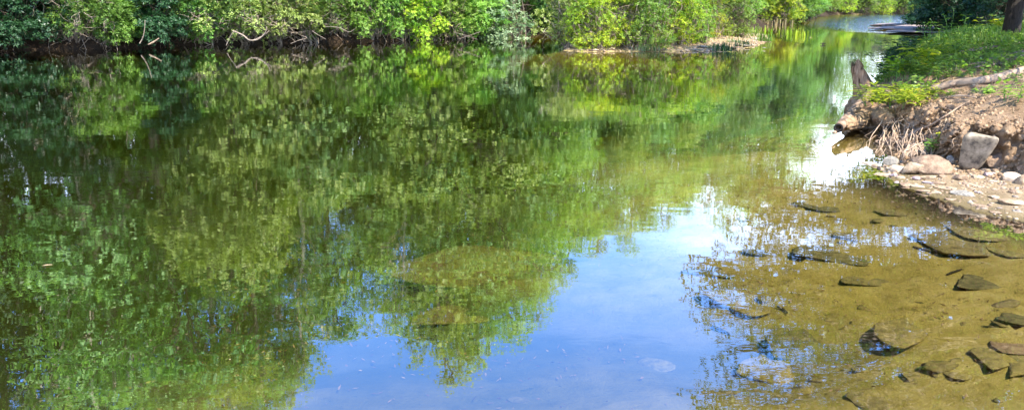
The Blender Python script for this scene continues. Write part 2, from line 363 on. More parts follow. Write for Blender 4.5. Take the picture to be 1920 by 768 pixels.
# ------------------------------------------------------------------ water
def water_mat():
    m, nt, out = newmat('river water'); l = nt.links.new
    ge = N(nt, 'ShaderNodeNewGeometry')
    def layer(sc, rot, st, det, ro=.5):
        mp = N(nt, 'ShaderNodeMapping', inp={2: (0, 0, rot), 3: st}); l(ge.outputs['Position'], mp.inputs[0])
        n = N(nt, 'ShaderNodeTexNoise', inp={'Scale': sc, 'Detail': det, 'Roughness': ro}); l(mp.outputs[0], n.inputs[0]); return n.outputs[0]
    def mul(a, k):
        x = N(nt, 'ShaderNodeMath', operation='MULTIPLY'); l(a, x.inputs[0])
        if isinstance(k, float): x.inputs[1].default_value = k
        else: l(k, x.inputs[1])
        return x.outputs[0]
    def add(a, b):
        x = N(nt, 'ShaderNodeMath', operation='ADD'); l(a, x.inputs[0]); l(b, x.inputs[1]); return x.outputs[0]
    w1 = layer(1.1, .15, (1, 1.7, 1), 2); w2 = layer(5.0, -.1, (1, 2.0, 1), 2); w3 = layer(16.0, .05, (1, 1.6, 1), 1)
    patch = layer(.22, .2, (1, 1.6, 1), 3)
    pr = N(nt, 'ShaderNodeMapRange', inp={1: .38, 2: .62, 3: .15, 4: 1.5}); l(patch, pr.inputs[0])
    sep = N(nt, 'ShaderNodeSeparateXYZ'); l(ge.outputs['Position'], sep.inputs[0])
    # riffle below the rock ledge far upstream
    rf = N(nt, 'ShaderNodeMapRange', inp={1: 47.5, 2: 51, 3: 0, 4: 1}); l(sep.outputs[1], rf.inputs[0])
    rx = N(nt, 'ShaderNodeMapRange', inp={1: 20, 2: 24, 3: 0, 4: 1}); l(sep.outputs[0], rx.inputs[0])
    rip = mul(rf.outputs[0], rx.outputs[0])
    h = add(mul(w1, WAVE[0]), mul(add(mul(w2, WAVE[1]), mul(w3, WAVE[2])), pr.outputs[0]))
    w4 = layer(2.2, 0.0, (1, 1.5, 1), 4, .7)
    h = add(h, mul(mul(w4, rip), .09))
    bp = N(nt, 'ShaderNodeBump', inp={'Strength': 1, 'Distance': 1}); l(h, bp.inputs['Height'])
    fr = N(nt, 'ShaderNodeFresnel', inp={'IOR': 1.333}); l(bp.outputs[0], fr.inputs['Normal'])
    pw = N(nt, 'ShaderNodeMath', operation='POWER', inp={1: FPOW}); l(fr.outputs[0], pw.inputs[0])
    gl = N(nt, 'ShaderNodeBsdfGlossy', inp={'Roughness': .0, 'Color': (1, 1, 1, 1)}); l(bp.outputs[0], gl.inputs['Normal'])
    tr = N(nt, 'ShaderNodeBsdfTransparent')
    mx = N(nt, 'ShaderNodeMixShader'); l(pw.outputs[0], mx.inputs[0]); l(tr.outputs[0], mx.inputs[1]); l(gl.outputs[0], mx.inputs[2]); l(mx.outputs[0], out.inputs[0])
    va = N(nt, 'ShaderNodeVolumeAbsorption', inp={'Color': (.67, .66, .05, 1), 'Density': .60}); l(va.outputs[0], out.inputs['Volume'])
    return m
WAVE = (.0021, .00038, .00005); FPOW = .43
bmw = bmesh.new(); bmesh.ops.create_cube(bmw, size=1)
for v in bmw.verts: v.co = Vector((v.co.x*1200, v.co.y*1000+100, 0 if v.co.z > 0 else -6))
me = bpy.data.meshes.new('river_water'); bmw.to_mesh(me); me.materials.append(water_mat())
water = bpy.data.objects.new('river_water', me); C.objects.link(water); tag(water, 'calm clear green river water', kind='structure')

# ------------------------------------------------------------------ foliage
def spray_leaves(mb, ctr, axisv, rng, n=7, L=.12, W=.05, tintc=.5, flat=.25, fold=0, droop=0):
    """whorls of leaves: ctr (N,3), axis (N,3)"""
    Nn = len(ctr); ax = axisv/np.linalg.norm(axisv, axis=1)[:, None]
    a = np.cross(ax, np.array([.3, .9, .2])); a /= np.linalg.norm(a, axis=1)[:, None]; b = np.cross(ax, a)
    ph = (np.arange(n)/n*2*np.pi)[None, :]+rng.uniform(0, 6.28, (Nn, 1))+rng.uniform(-.4, .4, (Nn, n))
    el = flat+rng.uniform(-.3, .3, (Nn, n))
    d = np.cos(ph)[..., None]*a[:, None]+np.sin(ph)[..., None]*b[:, None]+el[..., None]*ax[:, None]
    d[..., 2] -= .25
    base = ctr[:, None]+ax[:, None]*rng.uniform(-.6, .3, (Nn, n, 1))*L+d*L*.15
    nrm = ax[:, None]+rng.normal(size=(Nn, n, 3))*.35
    sc = rng.uniform(.65, 1.2, (Nn, n))
    ti = np.clip(np.broadcast_to(np.asarray(tintc), Nn)[:, None]+rng.uniform(-.18, .18, (Nn, n)), 0, 1)
    mb.leaves(base.reshape(-1, 3), d.reshape(-1, 3), nrm.reshape(-1, 3), (sc*L).ravel(), (sc*W).ravel(), ti.ravel(), fold, droop)
def clump_sprays(mb, c, r, ns, rng, L, W, n=7, squash=.7, tc=.5, out_bias=.7, hollow=.45):
    u = unit(ns, rng); u[:, 2] = np.abs(u[:, 2])*np.where(rng.rand(ns) < .72, 1, -1)
    rad = r*(hollow+(1.05-hollow)*rng.rand(ns)**.6)*(1+.3*fbm(u[:, 0]*2+c[0], u[:, 1]*2+c[1], u[:, 2]*2+c[2], seed=11, o=2))
    p = np.asarray(c)+u*rad[:, None]*np.array([1, 1, squash])
    ax = u*out_bias+np.array([0, 0, .7])+rng.normal(size=(ns, 3))*.25
    t = tc+rng.uniform(-.22, .22, ns)
    spray_leaves(mb, p, ax, rng, n, L, W, t)
def make_tree(name, seed, H, Rc, z0, L, W, ncl, ns, trunk_r, bark, leaf, nleaf=7, lean=(0, 0), clr=(1.0, 1.9), shape='round', boughs=None, dens=1.0):
    rng = rs(seed); tb = MB(); cb = MB()
    top = np.array([lean[0], lean[1], H*.93])
    tp = curve_path((0, 0, -.3), top, 22, .035, rng); tb.tube(tp, trunk_r*np.linspace(1, .12, 22)**.8*np.r_[1.35, 1.12, np.ones(20)], 9, rough=.12)
    cs = []
    if boughs is not None:
        for c, r in boughs: cs.append((np.array(c, float), r))
    for k in range(ncl):
        hgt = rng.rand(); zz = z0+(H-z0)*hgt
        if shape == 'round': rr = Rc*math.sqrt(max(.05, 1-(2*hgt-.85)**2*.8))
        elif shape == 'cone': rr = Rc*(1.02-hgt)**.8+.3
        else: rr = Rc*(.65+.35*math.sin(hgt*3.1))
        a = rng.uniform(0, 6.28); q = rr*rng.uniform(.35, 1.0)
        ax = np.interp(zz, tp[:, 2], tp[:, 0]); ay = np.interp(zz, tp[:, 2], tp[:, 1])
        cs.append((np.array([ax+q*math.cos(a), ay+q*math.sin(a), zz]), rng.uniform(*clr)*(1.1-.5*hgt)))
    for c, r in cs:
        zb = max(z0*.5, c[2]-np.hypot(c[0], c[1])*rng.uniform(.3, .8)-.4); zb = min(zb, H*.9)
        b = np.array([np.interp(zb, tp[:, 2], tp[:, 0]), np.interp(zb, tp[:, 2], tp[:, 1]), zb])
        p = curve_path(b, c, 10, .10, rng, -.04); r0 = trunk_r*.33*(1-.6*zb/H)
        tb.tube(p, np.linspace(r0, .018, 10), 5, cap=False)
        for _ in range(5):
            e = c+unit(1, rng)[0]*r*np.array([.9, .9, .6]); s0 = p[rng.randint(5, 9)]
            tb.tube(curve_path(s0, e, 6, .12, rng), np.linspace(.02, .006, 6), 4, cap=False)
        clump_sprays(cb, c, r, int(ns*r*r*dens), rng, L, W, nleaf, tc=.5+rng.uniform(-.22, .22))
    return tb.me(name+'_trunk', bark, smooth=True, link=False), cb.me(name+'_crown', leaf, link=False)
def make_shrub(name, seed, w, h, z0, L, W, ncl, ns, bark, leaf, nstem=6, over=(0, -.8), twiggy=0, nleaf=7, stem_r=.04):
    """bushy shrub with twisting stems from the base, its crown leaning out over the water by 'over'"""
    rng = rs(seed); tb = MB(); cb = MB(); tips = []
    for k in range(ncl):
        a = rng.uniform(0, 6.28); q = math.sqrt(rng.rand()); hh = rng.rand()
        zc = z0+.05+(h-z0-.3)*hh**1.15; r = rng.uniform(.38, .75)*(w/3)**.5
        xx = math.cos(a)*q*w*.5*(1.05-.35*hh); yy = math.sin(a)*q*w*.42*(1.05-.35*hh)
        c = np.array([xx+over[0]*(1-.35*hh), yy+over[1]*(1-.45*hh), zc]); tips.append((c, r))
        clump_sprays(cb, c, r, int(ns*r*r*4), rng, L, W, nleaf, squash=.75, tc=.5+rng.uniform(-.25, .25), hollow=.35)
    tb_b = [np.array([rng.uniform(-.3, .3)*w, rng.uniform(-.25, .25), -.25]) for _ in range(nstem)]
    for k, (c, r) in enumerate(tips):
        b = tb_b[k % nstem]; fork = b+(c-b)*.35+np.array([0, 0, .12])+rng.normal(size=3)*.12
        p = smooth_path([b, fork, b+(c-b)*.7+rng.normal(size=3)*.18, c], 14)
        tb.tube(p, np.linspace(stem_r*rng.uniform(.6, 1.2), .008, 14), 5, cap=False)
        for _ in range(3+twiggy):
            s0 = p[rng.randint(6, 13)]; e = s0+unit(1, rng)[0]*rng.uniform(.4, 1.0)*(r+.3); 
            tb.tube(curve_path(s0, e, 7, .25, rng), np.linspace(.012, .004, 7), 4, cap=False)
    for _ in range(twiggy*8):   # bare crooked twigs reaching out of the leaves
        c, r = tips[rng.randint(len(tips))]; d = unit(1, rng)[0]; d[1] = -abs(d[1])*1.2; e = c+d*(r+.35)
        tb.tube(curve_path(c+d*r*.3, e, 10, .3, rng), np.linspace(.016, .005, 10), 4, cap=False)
        m_ = c+d*r*.9
        for _ in range(2): tb.tube(curve_path(m_, m_+unit(1, rng)[0]*.4, 6, .25, rng), np.linspace(.008, .003, 6), 3, cap=False)
    for _ in range(nstem):      # dead stubs and roots dipping to the water below the crown
        b = tb_b[rng.randint(nstem)]; e = np.array([b[0]+rng.uniform(-.8, .8), over[1]*rng.uniform(.5, 1.1)-.1, rng.uniform(-.35, .1)])
        p = smooth_path([b+np.array([0, 0, .4]), (b+e)/2+np.array([0, 0, rng.uniform(.1, .5)]), e], 9)
        tb.tube(p, np.linspace(.022, .007, 9), 4, cap=False)
    return tb.me(name+'_stems', bark, smooth=True, link=False), cb.me(name+'_crown', leaf, link=False)

ORD = ['first', 'second', 'third', 'fourth', 'fifth', 'sixth', 'seventh', 'eighth', 'ninth', 'tenth', 'eleventh', 'twelfth', 'thirteenth', 'fourteenth', 'fifteenth', 'sixteenth', 'seventeenth', 'eighteenth']
def put(kind, proto, loc, label, cat, group, rz, s, leaf=None, stem='trunk', bark=None):
    t = thing(kind, loc, label, cat, group, rz, s)
    part(stem, proto[0], t, bark); part('crown', proto[1], t, leaf); return t

# shrub prototypes (local frame: base at origin, water towards -Y)
shA = make_shrub('laurel', 11, 3.4, 3.4, .22, .092, .04, 46, 52, M['twig'], M['leaf_olive'], 7, (0, -1.0), 4)
shB = make_shrub('rosebay', 12, 3.2, 3.6, .12, .125, .05, 44, 44, M['bark'], M['leaf_mid'], 6, (0, -.7), 0, 8)
shC = make_shrub('thicket', 13, 2.8, 3.0, .12, .09, .045, 42, 52, M['twig'], M['leaf_bright'], 8, (0, -.5), 1)
shD = make_shrub('alder', 14, 3.0, 3.8, .0, .11, .06, 42, 36, M['twig'], M['leaf_silver'], 5, (-.5, -.8), 1)
shE = make_shrub('island_bush', 15, 2.8, 2.6, .22, .085, .035, 40, 50, M['twig'], M['leaf_yellow'], 9, (0, -.25), 2)

def shore_pt(px, py, inland):
    p = P(px, py); q = p[:2]/np.linalg.norm(p[:2]); p = p[:2]+q*inland
    return (p[0], p[1], hz(p[0], p[1])-.03)
# far bank shrubs, left to right along the waterline: (px, py, inland, proto, leaf, scale, label)
far = [
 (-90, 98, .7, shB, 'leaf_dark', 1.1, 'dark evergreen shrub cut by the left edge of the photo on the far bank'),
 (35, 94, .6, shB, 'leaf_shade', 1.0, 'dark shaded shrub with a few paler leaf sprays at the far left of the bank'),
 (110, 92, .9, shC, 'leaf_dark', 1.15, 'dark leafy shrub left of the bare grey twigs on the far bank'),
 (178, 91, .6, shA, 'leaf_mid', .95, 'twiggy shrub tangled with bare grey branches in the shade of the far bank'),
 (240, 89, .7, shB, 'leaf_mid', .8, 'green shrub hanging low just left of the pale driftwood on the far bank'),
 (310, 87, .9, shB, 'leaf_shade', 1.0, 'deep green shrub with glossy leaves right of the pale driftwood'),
 (375, 85, .8, shC, 'leaf_mid', .95, 'green shrub with a small spray touching the water beside the big olive shrub'),
 (430, 83, .9, shA, 'leaf_olive', 1.15, 'big pale olive shrub with twisted grey stems arching over dark water'),
 (500, 82, .8, shA, 'leaf_olive', 1.1, 'pale olive shrub full of fine grey twigs over the forked bare branches'),
 (565, 81, .7, shA, 'leaf_olive', 1.0, 'olive green shrub above the black undercut of the far bank'),
 (625, 79, .7, shA, 'leaf_mid', .95, 'greyish green shrub with a bare branch bending to the water'),
 (680, 77, .5, shC, 'leaf_bright', 1.0, 'bright green shrub right of the black undercut'),
 (735, 76, .5, shC, 'leaf_bright', .95, 'bright green shrub with reddish stems at the waterline'),
 (790, 75, .5, shC, 'leaf_yellow', .95, 'sunlit yellow green shrub with pale stems in the middle of the far bank'),
 (845, 73, .5, shC, 'leaf_bright', 1.0, 'dense fresh green shrub left of the silvery shrub'),
 (895, 71, .6, shB, 'leaf_bright', .9, 'green shrub with crossed roots behind the silvery shrub'),
 (955, 69, .3, shD, 'leaf_silver', 1.0, 'silvery green shrub drooping into the water left of the island'),
 (1010, 60, .8, shB, 'leaf_mid', 1.0, 'dark green shrub over the black gap behind the silvery shrub'),
]
rg = random.Random(4)
for px, py, inl, pr, lf, s, lab in far:
    q = shore_pt(px, py, inl-.25); q = (q[0], q[1], q[2]-.08)
    put('shrub', pr, q, lab, 'shrub', 'shrubs along the far bank', rg.uniform(-.35, .35), (s*rg.choice((-1, 1)), s, s*rg.uniform(.95, 1.1)), M[lf], 'stems')
# leaning shrub of the island head, its trunk reaching left over the channel
lean_mb = make_shrub('leaning', 33, 3.0, 3.2, .5, .10, .05, 30, 36, M['bark_pale'], M['leaf_silver'], 4, (-1.0, -.4), 1)
put('shrub', lean_mb, (3.1, 35.6, .1), 'pale leaved shrub leaning left over the channel from the head of the island', 'shrub', None, 0, (1, 1, 1), M['leaf_olive'], 'stems')
# second tier behind
tier = [(-60, 3.2, 'leaf_dark'), (60, 3.4, 'leaf_dark'), (150, 3.0, 'leaf_dark'), (260, 3.4, 'leaf_mid'), (345, 3.2, 'leaf_mid'), (450, 3.6, 'leaf_olive'), (540, 3.4, 'leaf_mid'), (640, 3.2, 'leaf_bright'), (720, 3.2, 'leaf_mid'), (810, 3.0, 'leaf_bright'), (880, 3.0, 'leaf_mid'), (960, 3.6, 'leaf_mid'), (1035, 3.0, 'leaf_dark')]
for k, (px, inl, lf) in enumerate(tier):
    s = rg.uniform(1.25, 1.6)
    put('shrub', (shB, shC, shA)[k % 3], shore_pt(px, np.interp(px, [0, 350, 600, 900, 1010], [95, 85, 80, 71, 62]), inl), ORD[k]+' shrub from the left in the row rising behind the waterside shrubs', 'shrub', 'shrubs behind the waterside row', rg.uniform(-.4, .4), s, M[lf], 'stems')
# island bushes
isl = [(1065, 36.0, .95, 'leaf_olive', 'greyish green bush at the left head of the island'), (1105, 35.2, .9, 'leaf_yellow', 'yellow flowering bush above the pale boulder of the island'),
 (1150, 35.3, 1.0, 'leaf_yellow', 'yellow green bush right of the yellow flowering one'), (1195, 35.3, 1.0, 'leaf_bright', 'fresh green bush over the dark stems at the island middle'),
 (1238, 36.0, 1.0, 'leaf_yellow', 'sunlit bush in the right half of the island thicket'), (1282, 37.4, .95, 'leaf_bright', 'light green bush above the tan gravel of the island'),
 (1325, 39.3, .9, 'leaf_yellow', 'yellowish bush near the right end of the island thicket'), (1358, 41.5, .85, 'leaf_bright', 'last and smallest bush at the right end of the island thicket'),
 (1120, 38.6, 1.25, 'leaf_mid', 'taller green bush behind the yellow flowering one'), (1185, 39.3, 1.3, 'leaf_bright', 'taller bright bush at the back of the island middle'),
 (1250, 41, 1.3, 'leaf_mid', 'taller green bush behind the right half of the thicket'), (1305, 43.3, 1.2, 'leaf_bright', 'taller bush at the back of the right end of the island')]
for px, Yd, s, lf, lab in isl:
    xx = (px-960)/F*Yd*1.0/ray(px, 80)[1]
    Yd -= 1.15 if px < 1300 else .3
    put('bush', shE, (xx, Yd-.9, hz(xx, Yd-.9)-.03), lab, 'bush', 'bushes of the island thicket', rg.uniform(-3, 3), (s, s, s), M[lf], 'stems')
# far upstream left bank
up = [(16.5, 58.5, 1.0, shC, 'leaf_bright', 'bright shrub just above the reeds behind the island tip'), (12, 56, 1.3, shB, 'leaf_mid', 'green shrub on the far bank behind the island thicket'), (7.5, 54.5, 1.3, shC, 'leaf_mid', 'shrub on the far bank behind the middle of the island'),
 (20.5, 62.5, 1.1, shC, 'leaf_yellow', 'yellow green shrub upstream of the dry reeds'), (23, 67.5, 1.2, shB, 'leaf_mid', 'dark based shrub where the far bank bends away'), (25.6, 72.5, 1.1, shB, 'leaf_bright', 'round green shrub hanging to the upstream water'),
 (28.6, 78.5, 1.1, shA, 'leaf_mid', 'greyish shrub on the upstream bank'), (31.2, 85.5, 1.2, shC, 'leaf_bright', 'light shrub before the upstream sand bar'), (35, 92, 1.2, shC, 'leaf_bright', 'bright shrub left of the upstream sand bar'),
 (39.5, 98.5, 1.2, shC, 'leaf_yellow', 'yellow shrub on the upstream sand bar'), (44, 101, 1.2, shC, 'leaf_bright', 'pale green shrub at the end of the visible river'), (49, 104, 1.2, shC, 'leaf_olive', 'hazy green shrub right of the upstream sand bar'), (54, 105, 1.3, shB, 'leaf_bright', 'rightmost shrub at the end of the visible river'),
 (14, 61, 1.7, shB, 'leaf_mid', 'tall shrub behind the shrubs above the island tip'), (19.5, 68, 1.7, shC, 'leaf_bright', 'tall light shrub behind the upstream bend'), (24, 78, 1.8, shB, 'leaf_dark', 'tall dark shrub behind the upstream bend'), (30, 92, 1.8, shB, 'leaf_mid', 'tall shrub behind the upstream sand bar'), (41, 106, 2.0, shC, 'leaf_mid', 'tall shrub behind the yellow one at the river end')]
for k in range(8):
    up.append((36.0+2.7*k, 93.3+1.1*k, .95, (shC, shE)[k % 2], ('leaf_bright', 'leaf_yellow')[k % 2], ORD[k]+' low bush from the left along the waterline at the end of the visible river'))
for xx, yy, s, pr, lf, lab in up:
    put('shrub', pr, (xx, yy, max(hz(xx, yy), .05)-.03), lab, 'shrub', 'shrubs upstream', rg.uniform(-.2, .6), s, M[lf], 'stems')
# right bank upstream, dark and overhanging the rock ledge
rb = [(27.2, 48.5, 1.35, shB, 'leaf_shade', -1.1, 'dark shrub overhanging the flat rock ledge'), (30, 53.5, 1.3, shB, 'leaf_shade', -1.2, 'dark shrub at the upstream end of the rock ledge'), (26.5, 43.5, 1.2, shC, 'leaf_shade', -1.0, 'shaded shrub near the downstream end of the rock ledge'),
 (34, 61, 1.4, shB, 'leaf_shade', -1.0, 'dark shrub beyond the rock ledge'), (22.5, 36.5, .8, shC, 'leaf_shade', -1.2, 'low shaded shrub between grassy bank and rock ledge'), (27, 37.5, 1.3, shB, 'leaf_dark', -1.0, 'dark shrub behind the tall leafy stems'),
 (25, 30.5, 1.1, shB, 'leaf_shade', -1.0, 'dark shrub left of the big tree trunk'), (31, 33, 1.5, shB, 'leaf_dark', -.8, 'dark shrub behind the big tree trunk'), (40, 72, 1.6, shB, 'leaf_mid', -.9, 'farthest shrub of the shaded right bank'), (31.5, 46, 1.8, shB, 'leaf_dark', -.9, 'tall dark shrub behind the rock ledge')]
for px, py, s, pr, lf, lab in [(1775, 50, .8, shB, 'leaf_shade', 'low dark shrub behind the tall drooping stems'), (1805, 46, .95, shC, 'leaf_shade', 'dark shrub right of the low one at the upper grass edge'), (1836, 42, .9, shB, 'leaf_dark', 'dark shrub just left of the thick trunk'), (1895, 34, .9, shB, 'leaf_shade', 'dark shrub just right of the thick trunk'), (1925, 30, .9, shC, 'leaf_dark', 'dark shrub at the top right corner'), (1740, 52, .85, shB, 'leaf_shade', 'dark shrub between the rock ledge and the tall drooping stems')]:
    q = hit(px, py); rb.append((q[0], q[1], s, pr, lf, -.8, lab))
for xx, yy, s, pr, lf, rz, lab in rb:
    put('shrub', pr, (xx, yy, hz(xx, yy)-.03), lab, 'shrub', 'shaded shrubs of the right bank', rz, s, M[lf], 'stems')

# tall trees (seen mainly mirrored in the river)
tA = make_tree('broad', 21, 15, 3.6, 2.5, .105, .055, 42, 125, .20, M['bark'], M['leaf_mid'], clr=(1.1, 2.1))
tB = make_tree('slim', 22, 17, 2.9, 3.0, .108, .054, 44, 120, .17, M['bark_pale'], M['leaf_mid'], clr=(.9, 1.6), shape='col')
tC = make_tree('pine', 23, 18, 3.4, 2.5, .12, .045, 50, 90, .19, M['bark_dark'], M['leaf_dark'], shape='cone', clr=(.9, 1.6))
tD = make_tree('sycamore', 24, 16, 3.4, 4.0, .12, .075, 30, 80, .20, M['bark_pale'], M['leaf_mid'], clr=(.8, 1.5))
Hs = {id(tA): 15, id(tB): 17, id(tC): 18, id(tD): 16}
# px across the photo, metres away, elevation of the top in degrees, kind, leaf
trees = [
 (-190, 38, 33, tA, 'leaf_treedark'), (-60, 39, 34, tC, 'leaf_treedark'), (60, 37.5, 33, tD, 'leaf_tree'), (150, 38, 31, tD, 'leaf_tree'), (255, 37.5, 33, tA, 'leaf_tree'), (345, 39, 31, tB, 'leaf_tree'), (430, 38, 29, tA, 'leaf_olive'), (520, 38.5, 27, tB, 'leaf_tree'), (590, 40, 24, tA, 'leaf_tree'),
 (650, 42, 22, tA, 'leaf_tree'), (735, 41, 22.5, tB, 'leaf_olive'), (815, 42, 28, tA, 'leaf_olive'), (885, 44, 26.5, tA, 'leaf_tree'), (950, 47, 24.8, tA, 'leaf_bright'), (1015, 51, 23, tB, 'leaf_tree'), (1075, 54, 19.6, tA, 'leaf_tree'), (1135, 59, 19, tA, 'leaf_olive'), (1200, 62, 18.2, tA, 'leaf_tree'),
 (1262, 67, 16.6, tA, 'leaf_bright'), (1310, 72, 15.6, tC, 'leaf_tree'), (1355, 78, 15, tA, 'leaf_tree'), (1405, 86, 16.5, tA, 'leaf_bright'), (1450, 90, 15.5, tA, 'leaf_tree'), (1495, 96, 14.8, tC, 'leaf_tree'), (1535, 100, 12.6, tA, 'leaf_bright'), (1572, 108, 9.5, tA, 'leaf_tree'), (1625, 116, 7.6, tA, 'leaf_bright'), (1680, 118, 8.2, tA, 'leaf_tree'),
 (-130, 44, 34, tC, 'leaf_treedark'), (20, 45, 33, tA, 'leaf_treedark'), (110, 46, 31, tC, 'leaf_treedark'), (210, 45, 31, tC, 'leaf_treedark'), (300, 46, 29, tA, 'leaf_tree'), (390, 45, 28, tC, 'leaf_treedark'), (480, 46, 26, tA, 'leaf_tree'), (570, 47, 23, tC, 'leaf_treedark'), (700, 49, 20, tA, 'leaf_tree'), (800, 50, 21, tC, 'leaf_treedark'), (920, 54, 20, tA, 'leaf_tree'), (1050, 62, 17, tC, 'leaf_treedark'), (1170, 69, 16, tA, 'leaf_tree'), (1290, 79, 14, tA, 'leaf_tree'), (1400, 96, 11, tC, 'leaf_treedark'),
 (0, 36.8, 17, tA, 'leaf_tree'), (100, 37, 18, tA, 'leaf_treedark'), (200, 36.8, 17, tA, 'leaf_tree'), (300, 37, 18, tB, 'leaf_tree'), (395, 36.8, 17, tA, 'leaf_olive'), (475, 37.2, 18, tA, 'leaf_olive'), (560, 38, 16, tA, 'leaf_tree'), (680, 39.5, 16, tA, 'leaf_bright'), (770, 40, 15, tA, 'leaf_tree'), (850, 41.5, 15, tB, 'leaf_bright'), (920, 44, 14, tA, 'leaf_tree'), (990, 48, 13, tA, 'leaf_bright'), (1060, 52, 12.5, tA, 'leaf_tree'), (1150, 57.5, 12, tA, 'leaf_bright'), (1240, 64, 11, tA, 'leaf_tree'), (1330, 73, 10, tA, 'leaf_bright'), (1420, 88, 9, tA, 'leaf_bright'), (1375, 80, 13.5, tA, 'leaf_tree'), (1425, 84, 14, tA, 'leaf_treedark'), (1470, 92, 12, tA, 'leaf_tree'), (1510, 99, 12, tA, 'leaf_treedark'), (1545, 103, 9, tA, 'leaf_tree'), (775, 44, 25.5, tA, 'leaf_tree'), (850, 44, 27, tA, 'leaf_olive'), (915, 46, 25, tA, 'leaf_tree'), (985, 49, 22.5, tA, 'leaf_olive'), (1105, 57, 18.5, tA, 'leaf_tree'), (1235, 65, 16.3, tA, 'leaf_olive'), (1285, 70, 15.2, tA, 'leaf_tree'), (1335, 75, 13.8, tA, 'leaf_tree')]
ROW = [(0, 28, 'front row of the wood'), (28, 43, 'back row of the wood'), (43, 99, 'lower trees before the wood')]
ORD2 = ORD+['nineteenth', 'twentieth', 'twenty-first', 'twenty-second', 'twenty-third', 'twenty-fourth', 'twenty-fifth', 'twenty-sixth', 'twenty-seventh', 'twenty-eighth', 'twenty-ninth', 'thirtieth', 'thirty-first', 'thirty-second']
for k, (px, yy, el, pr, lf) in enumerate(trees):
    xx = (px-960)/F*yy*.967; zt = math.hypot(xx, yy)*math.tan(R(el))-CH; s = (zt-hz(xx, yy))/Hs[id(pr)]
    s = (s*1.12, s*1.12, s) if s < .8 else s
    yy += 2.6*(k >= 43 and px < 1100); xx = (px-960)/F*yy*.967
    a_, row = [(a, n) for a, b, n in ROW if a <= k < b][0]
    nm = 'pine_tree' if pr is tC else 'tree'
    kd = {id(tA): 'broad round-crowned tree', id(tB): 'slender pale-barked tree', id(tC): 'narrow dark conifer', id(tD): 'sparse white-limbed tree'}[id(pr)]; lab = f'{kd}, {ORD2[k-a_]} from the left in the {row}'
    put(nm, pr, (xx, yy, hz(xx, yy)-.1), lab, 'tree', 'trees of the wood mirrored in the river', rg.uniform(0, 6.2), s if hasattr(s, '__len__') else (s, s, s), M[lf])
# right bank trees: one huge spreading tree outside the frame reaches over the water, seen in the mirror only
bg = []; bg2 = []
r_ = rs(61)
for k in range(22):   # low boughs leaning over the bank corner
    pxc = r_.uniform(1610, 1760); v = ray(pxc, r_.uniform(272, 350)); v = np.array([v[0], v[1], -v[2]]); v = v/np.hypot(v[0], v[1]); dd = r_.uniform(25, 29); q = v*dd; q[2] -= CH
    rad = r_.uniform(.7, 1.2); q[2] = max(q[2], 3.0+rad*.5)
    bg2.append(((q[0]-17.5, q[1]-25.5, q[2]-1.0), rad))
for k in range(26):   # sparse low boughs over the glare
    pxc = r_.uniform(1385, 1640); v = ray(pxc, r_.uniform(348, 425)); v = np.array([v[0], v[1], -v[2]]); v = v/np.hypot(v[0], v[1]); rad = r_.uniform(.45, .8); dd = (2.8+rad+CH)/v[2]
    if dd > 30: continue
    q = v*dd; q[2] -= CH; bg2.append(((q[0]-17.5, q[1]-25.5, q[2]-1.0), rad*dd/20))
while len(bg)+len(bg2) < 262:
    pxc = r_.uniform(1290, 2080); pyc = 285+r_.uniform(0, 1)**1.0*640; rad = r_.uniform(.5, 1.1)
    if pxc < 1345+60*math.sin(pyc*.021) and pyc < 470: continue
    if pxc < 1640 and pyc < 342: continue
    if pyc < 500 and pxc < 1620 and r_.rand() < .2: continue
    v = ray(pxc, pyc); v = np.array([v[0], v[1], -v[2]]); v = v/np.hypot(v[0], v[1])
    dd = max(r_.uniform(12, 21), (2.75+rad*.8+CH)/v[2])
    if dd > 30: continue
    q = v*dd; q[2] -= CH; rad *= dd/18
    if pxc < 1430: rad *= .7; q[0] += rad*.6
    (bg2 if dd > 20 else bg).append(((q[0]-(17.5 if dd > 20 else 14), q[1]-(25.5 if dd > 20 else 17), q[2]-1.0), rad))
tR = make_tree('spreading', 62, 13, 4.5, 6, .085, .04, 10, 112, .34, M['bark'], M['leaf_canopy'], nleaf=6, boughs=bg, clr=(1.0, 1.6))
tR2 = make_tree('spreading_far', 63, 12, 4, 6, .10, .048, 10, 66, .30, M['bark'], M['leaf_canopy'], nleaf=6, boughs=bg2, clr=(1.0, 1.6))
put('tree', tR2, (17.5, 25.5, 1.0), 'second spreading tree of the right bank, farther upstream than the biggest one', 'tree', None, 0, (1, 1, 1), M['leaf_canopy'])
put('tree', tR, (14, 17, 1.0), 'big spreading tree of the right bank whose boughs overhang the shallow water', 'tree', None, 0, (1, 1, 1), M['leaf_canopy'])
for xx, yy, s, pr, lf, lab in [(20.5, 33, .62, tA, 'leaf_shade', 'shady tree at the crest of the grassy bank'), (27, 38.5, .6, tC, 'leaf_shade', 'small conifer on the bank before the rock ledge'), (24.5, 38, .8, tA, 'leaf_shade', 'broad shady tree behind the tall leafy stems'), (21, 27, .85, tA, 'leaf_mid', 'tree at the grassy top of the right bank'), (29, 41, .85, tA, 'leaf_shade', 'tall tree above the rock ledge'), (35, 55, .75, tA, 'leaf_mid', 'tree beyond the rock ledge'), (43, 70, .8, tB, 'leaf_mid', 'farthest tall tree of the right bank')]:
    put('tree', pr, (xx, yy, hz(xx, yy)-.1), lab, 'tree', None, rg.uniform(0, 6), s, M[lf])
# thick trunk at top right
bt = make_tree('thick', 71, 14, 4.5, 5.5, .16, .08, 34, 60, .25, M['bark_dark'], M['leaf_mid'])
p = (15.0, 24.2, hz(15.0, 24.2)); put('tree', bt, (p[0], p[1], p[2]-.1), 'thick dark tree trunk at the top right behind the grassy bank', 'tree', None, 1, (1, 1, 1), M['leaf_mid'])

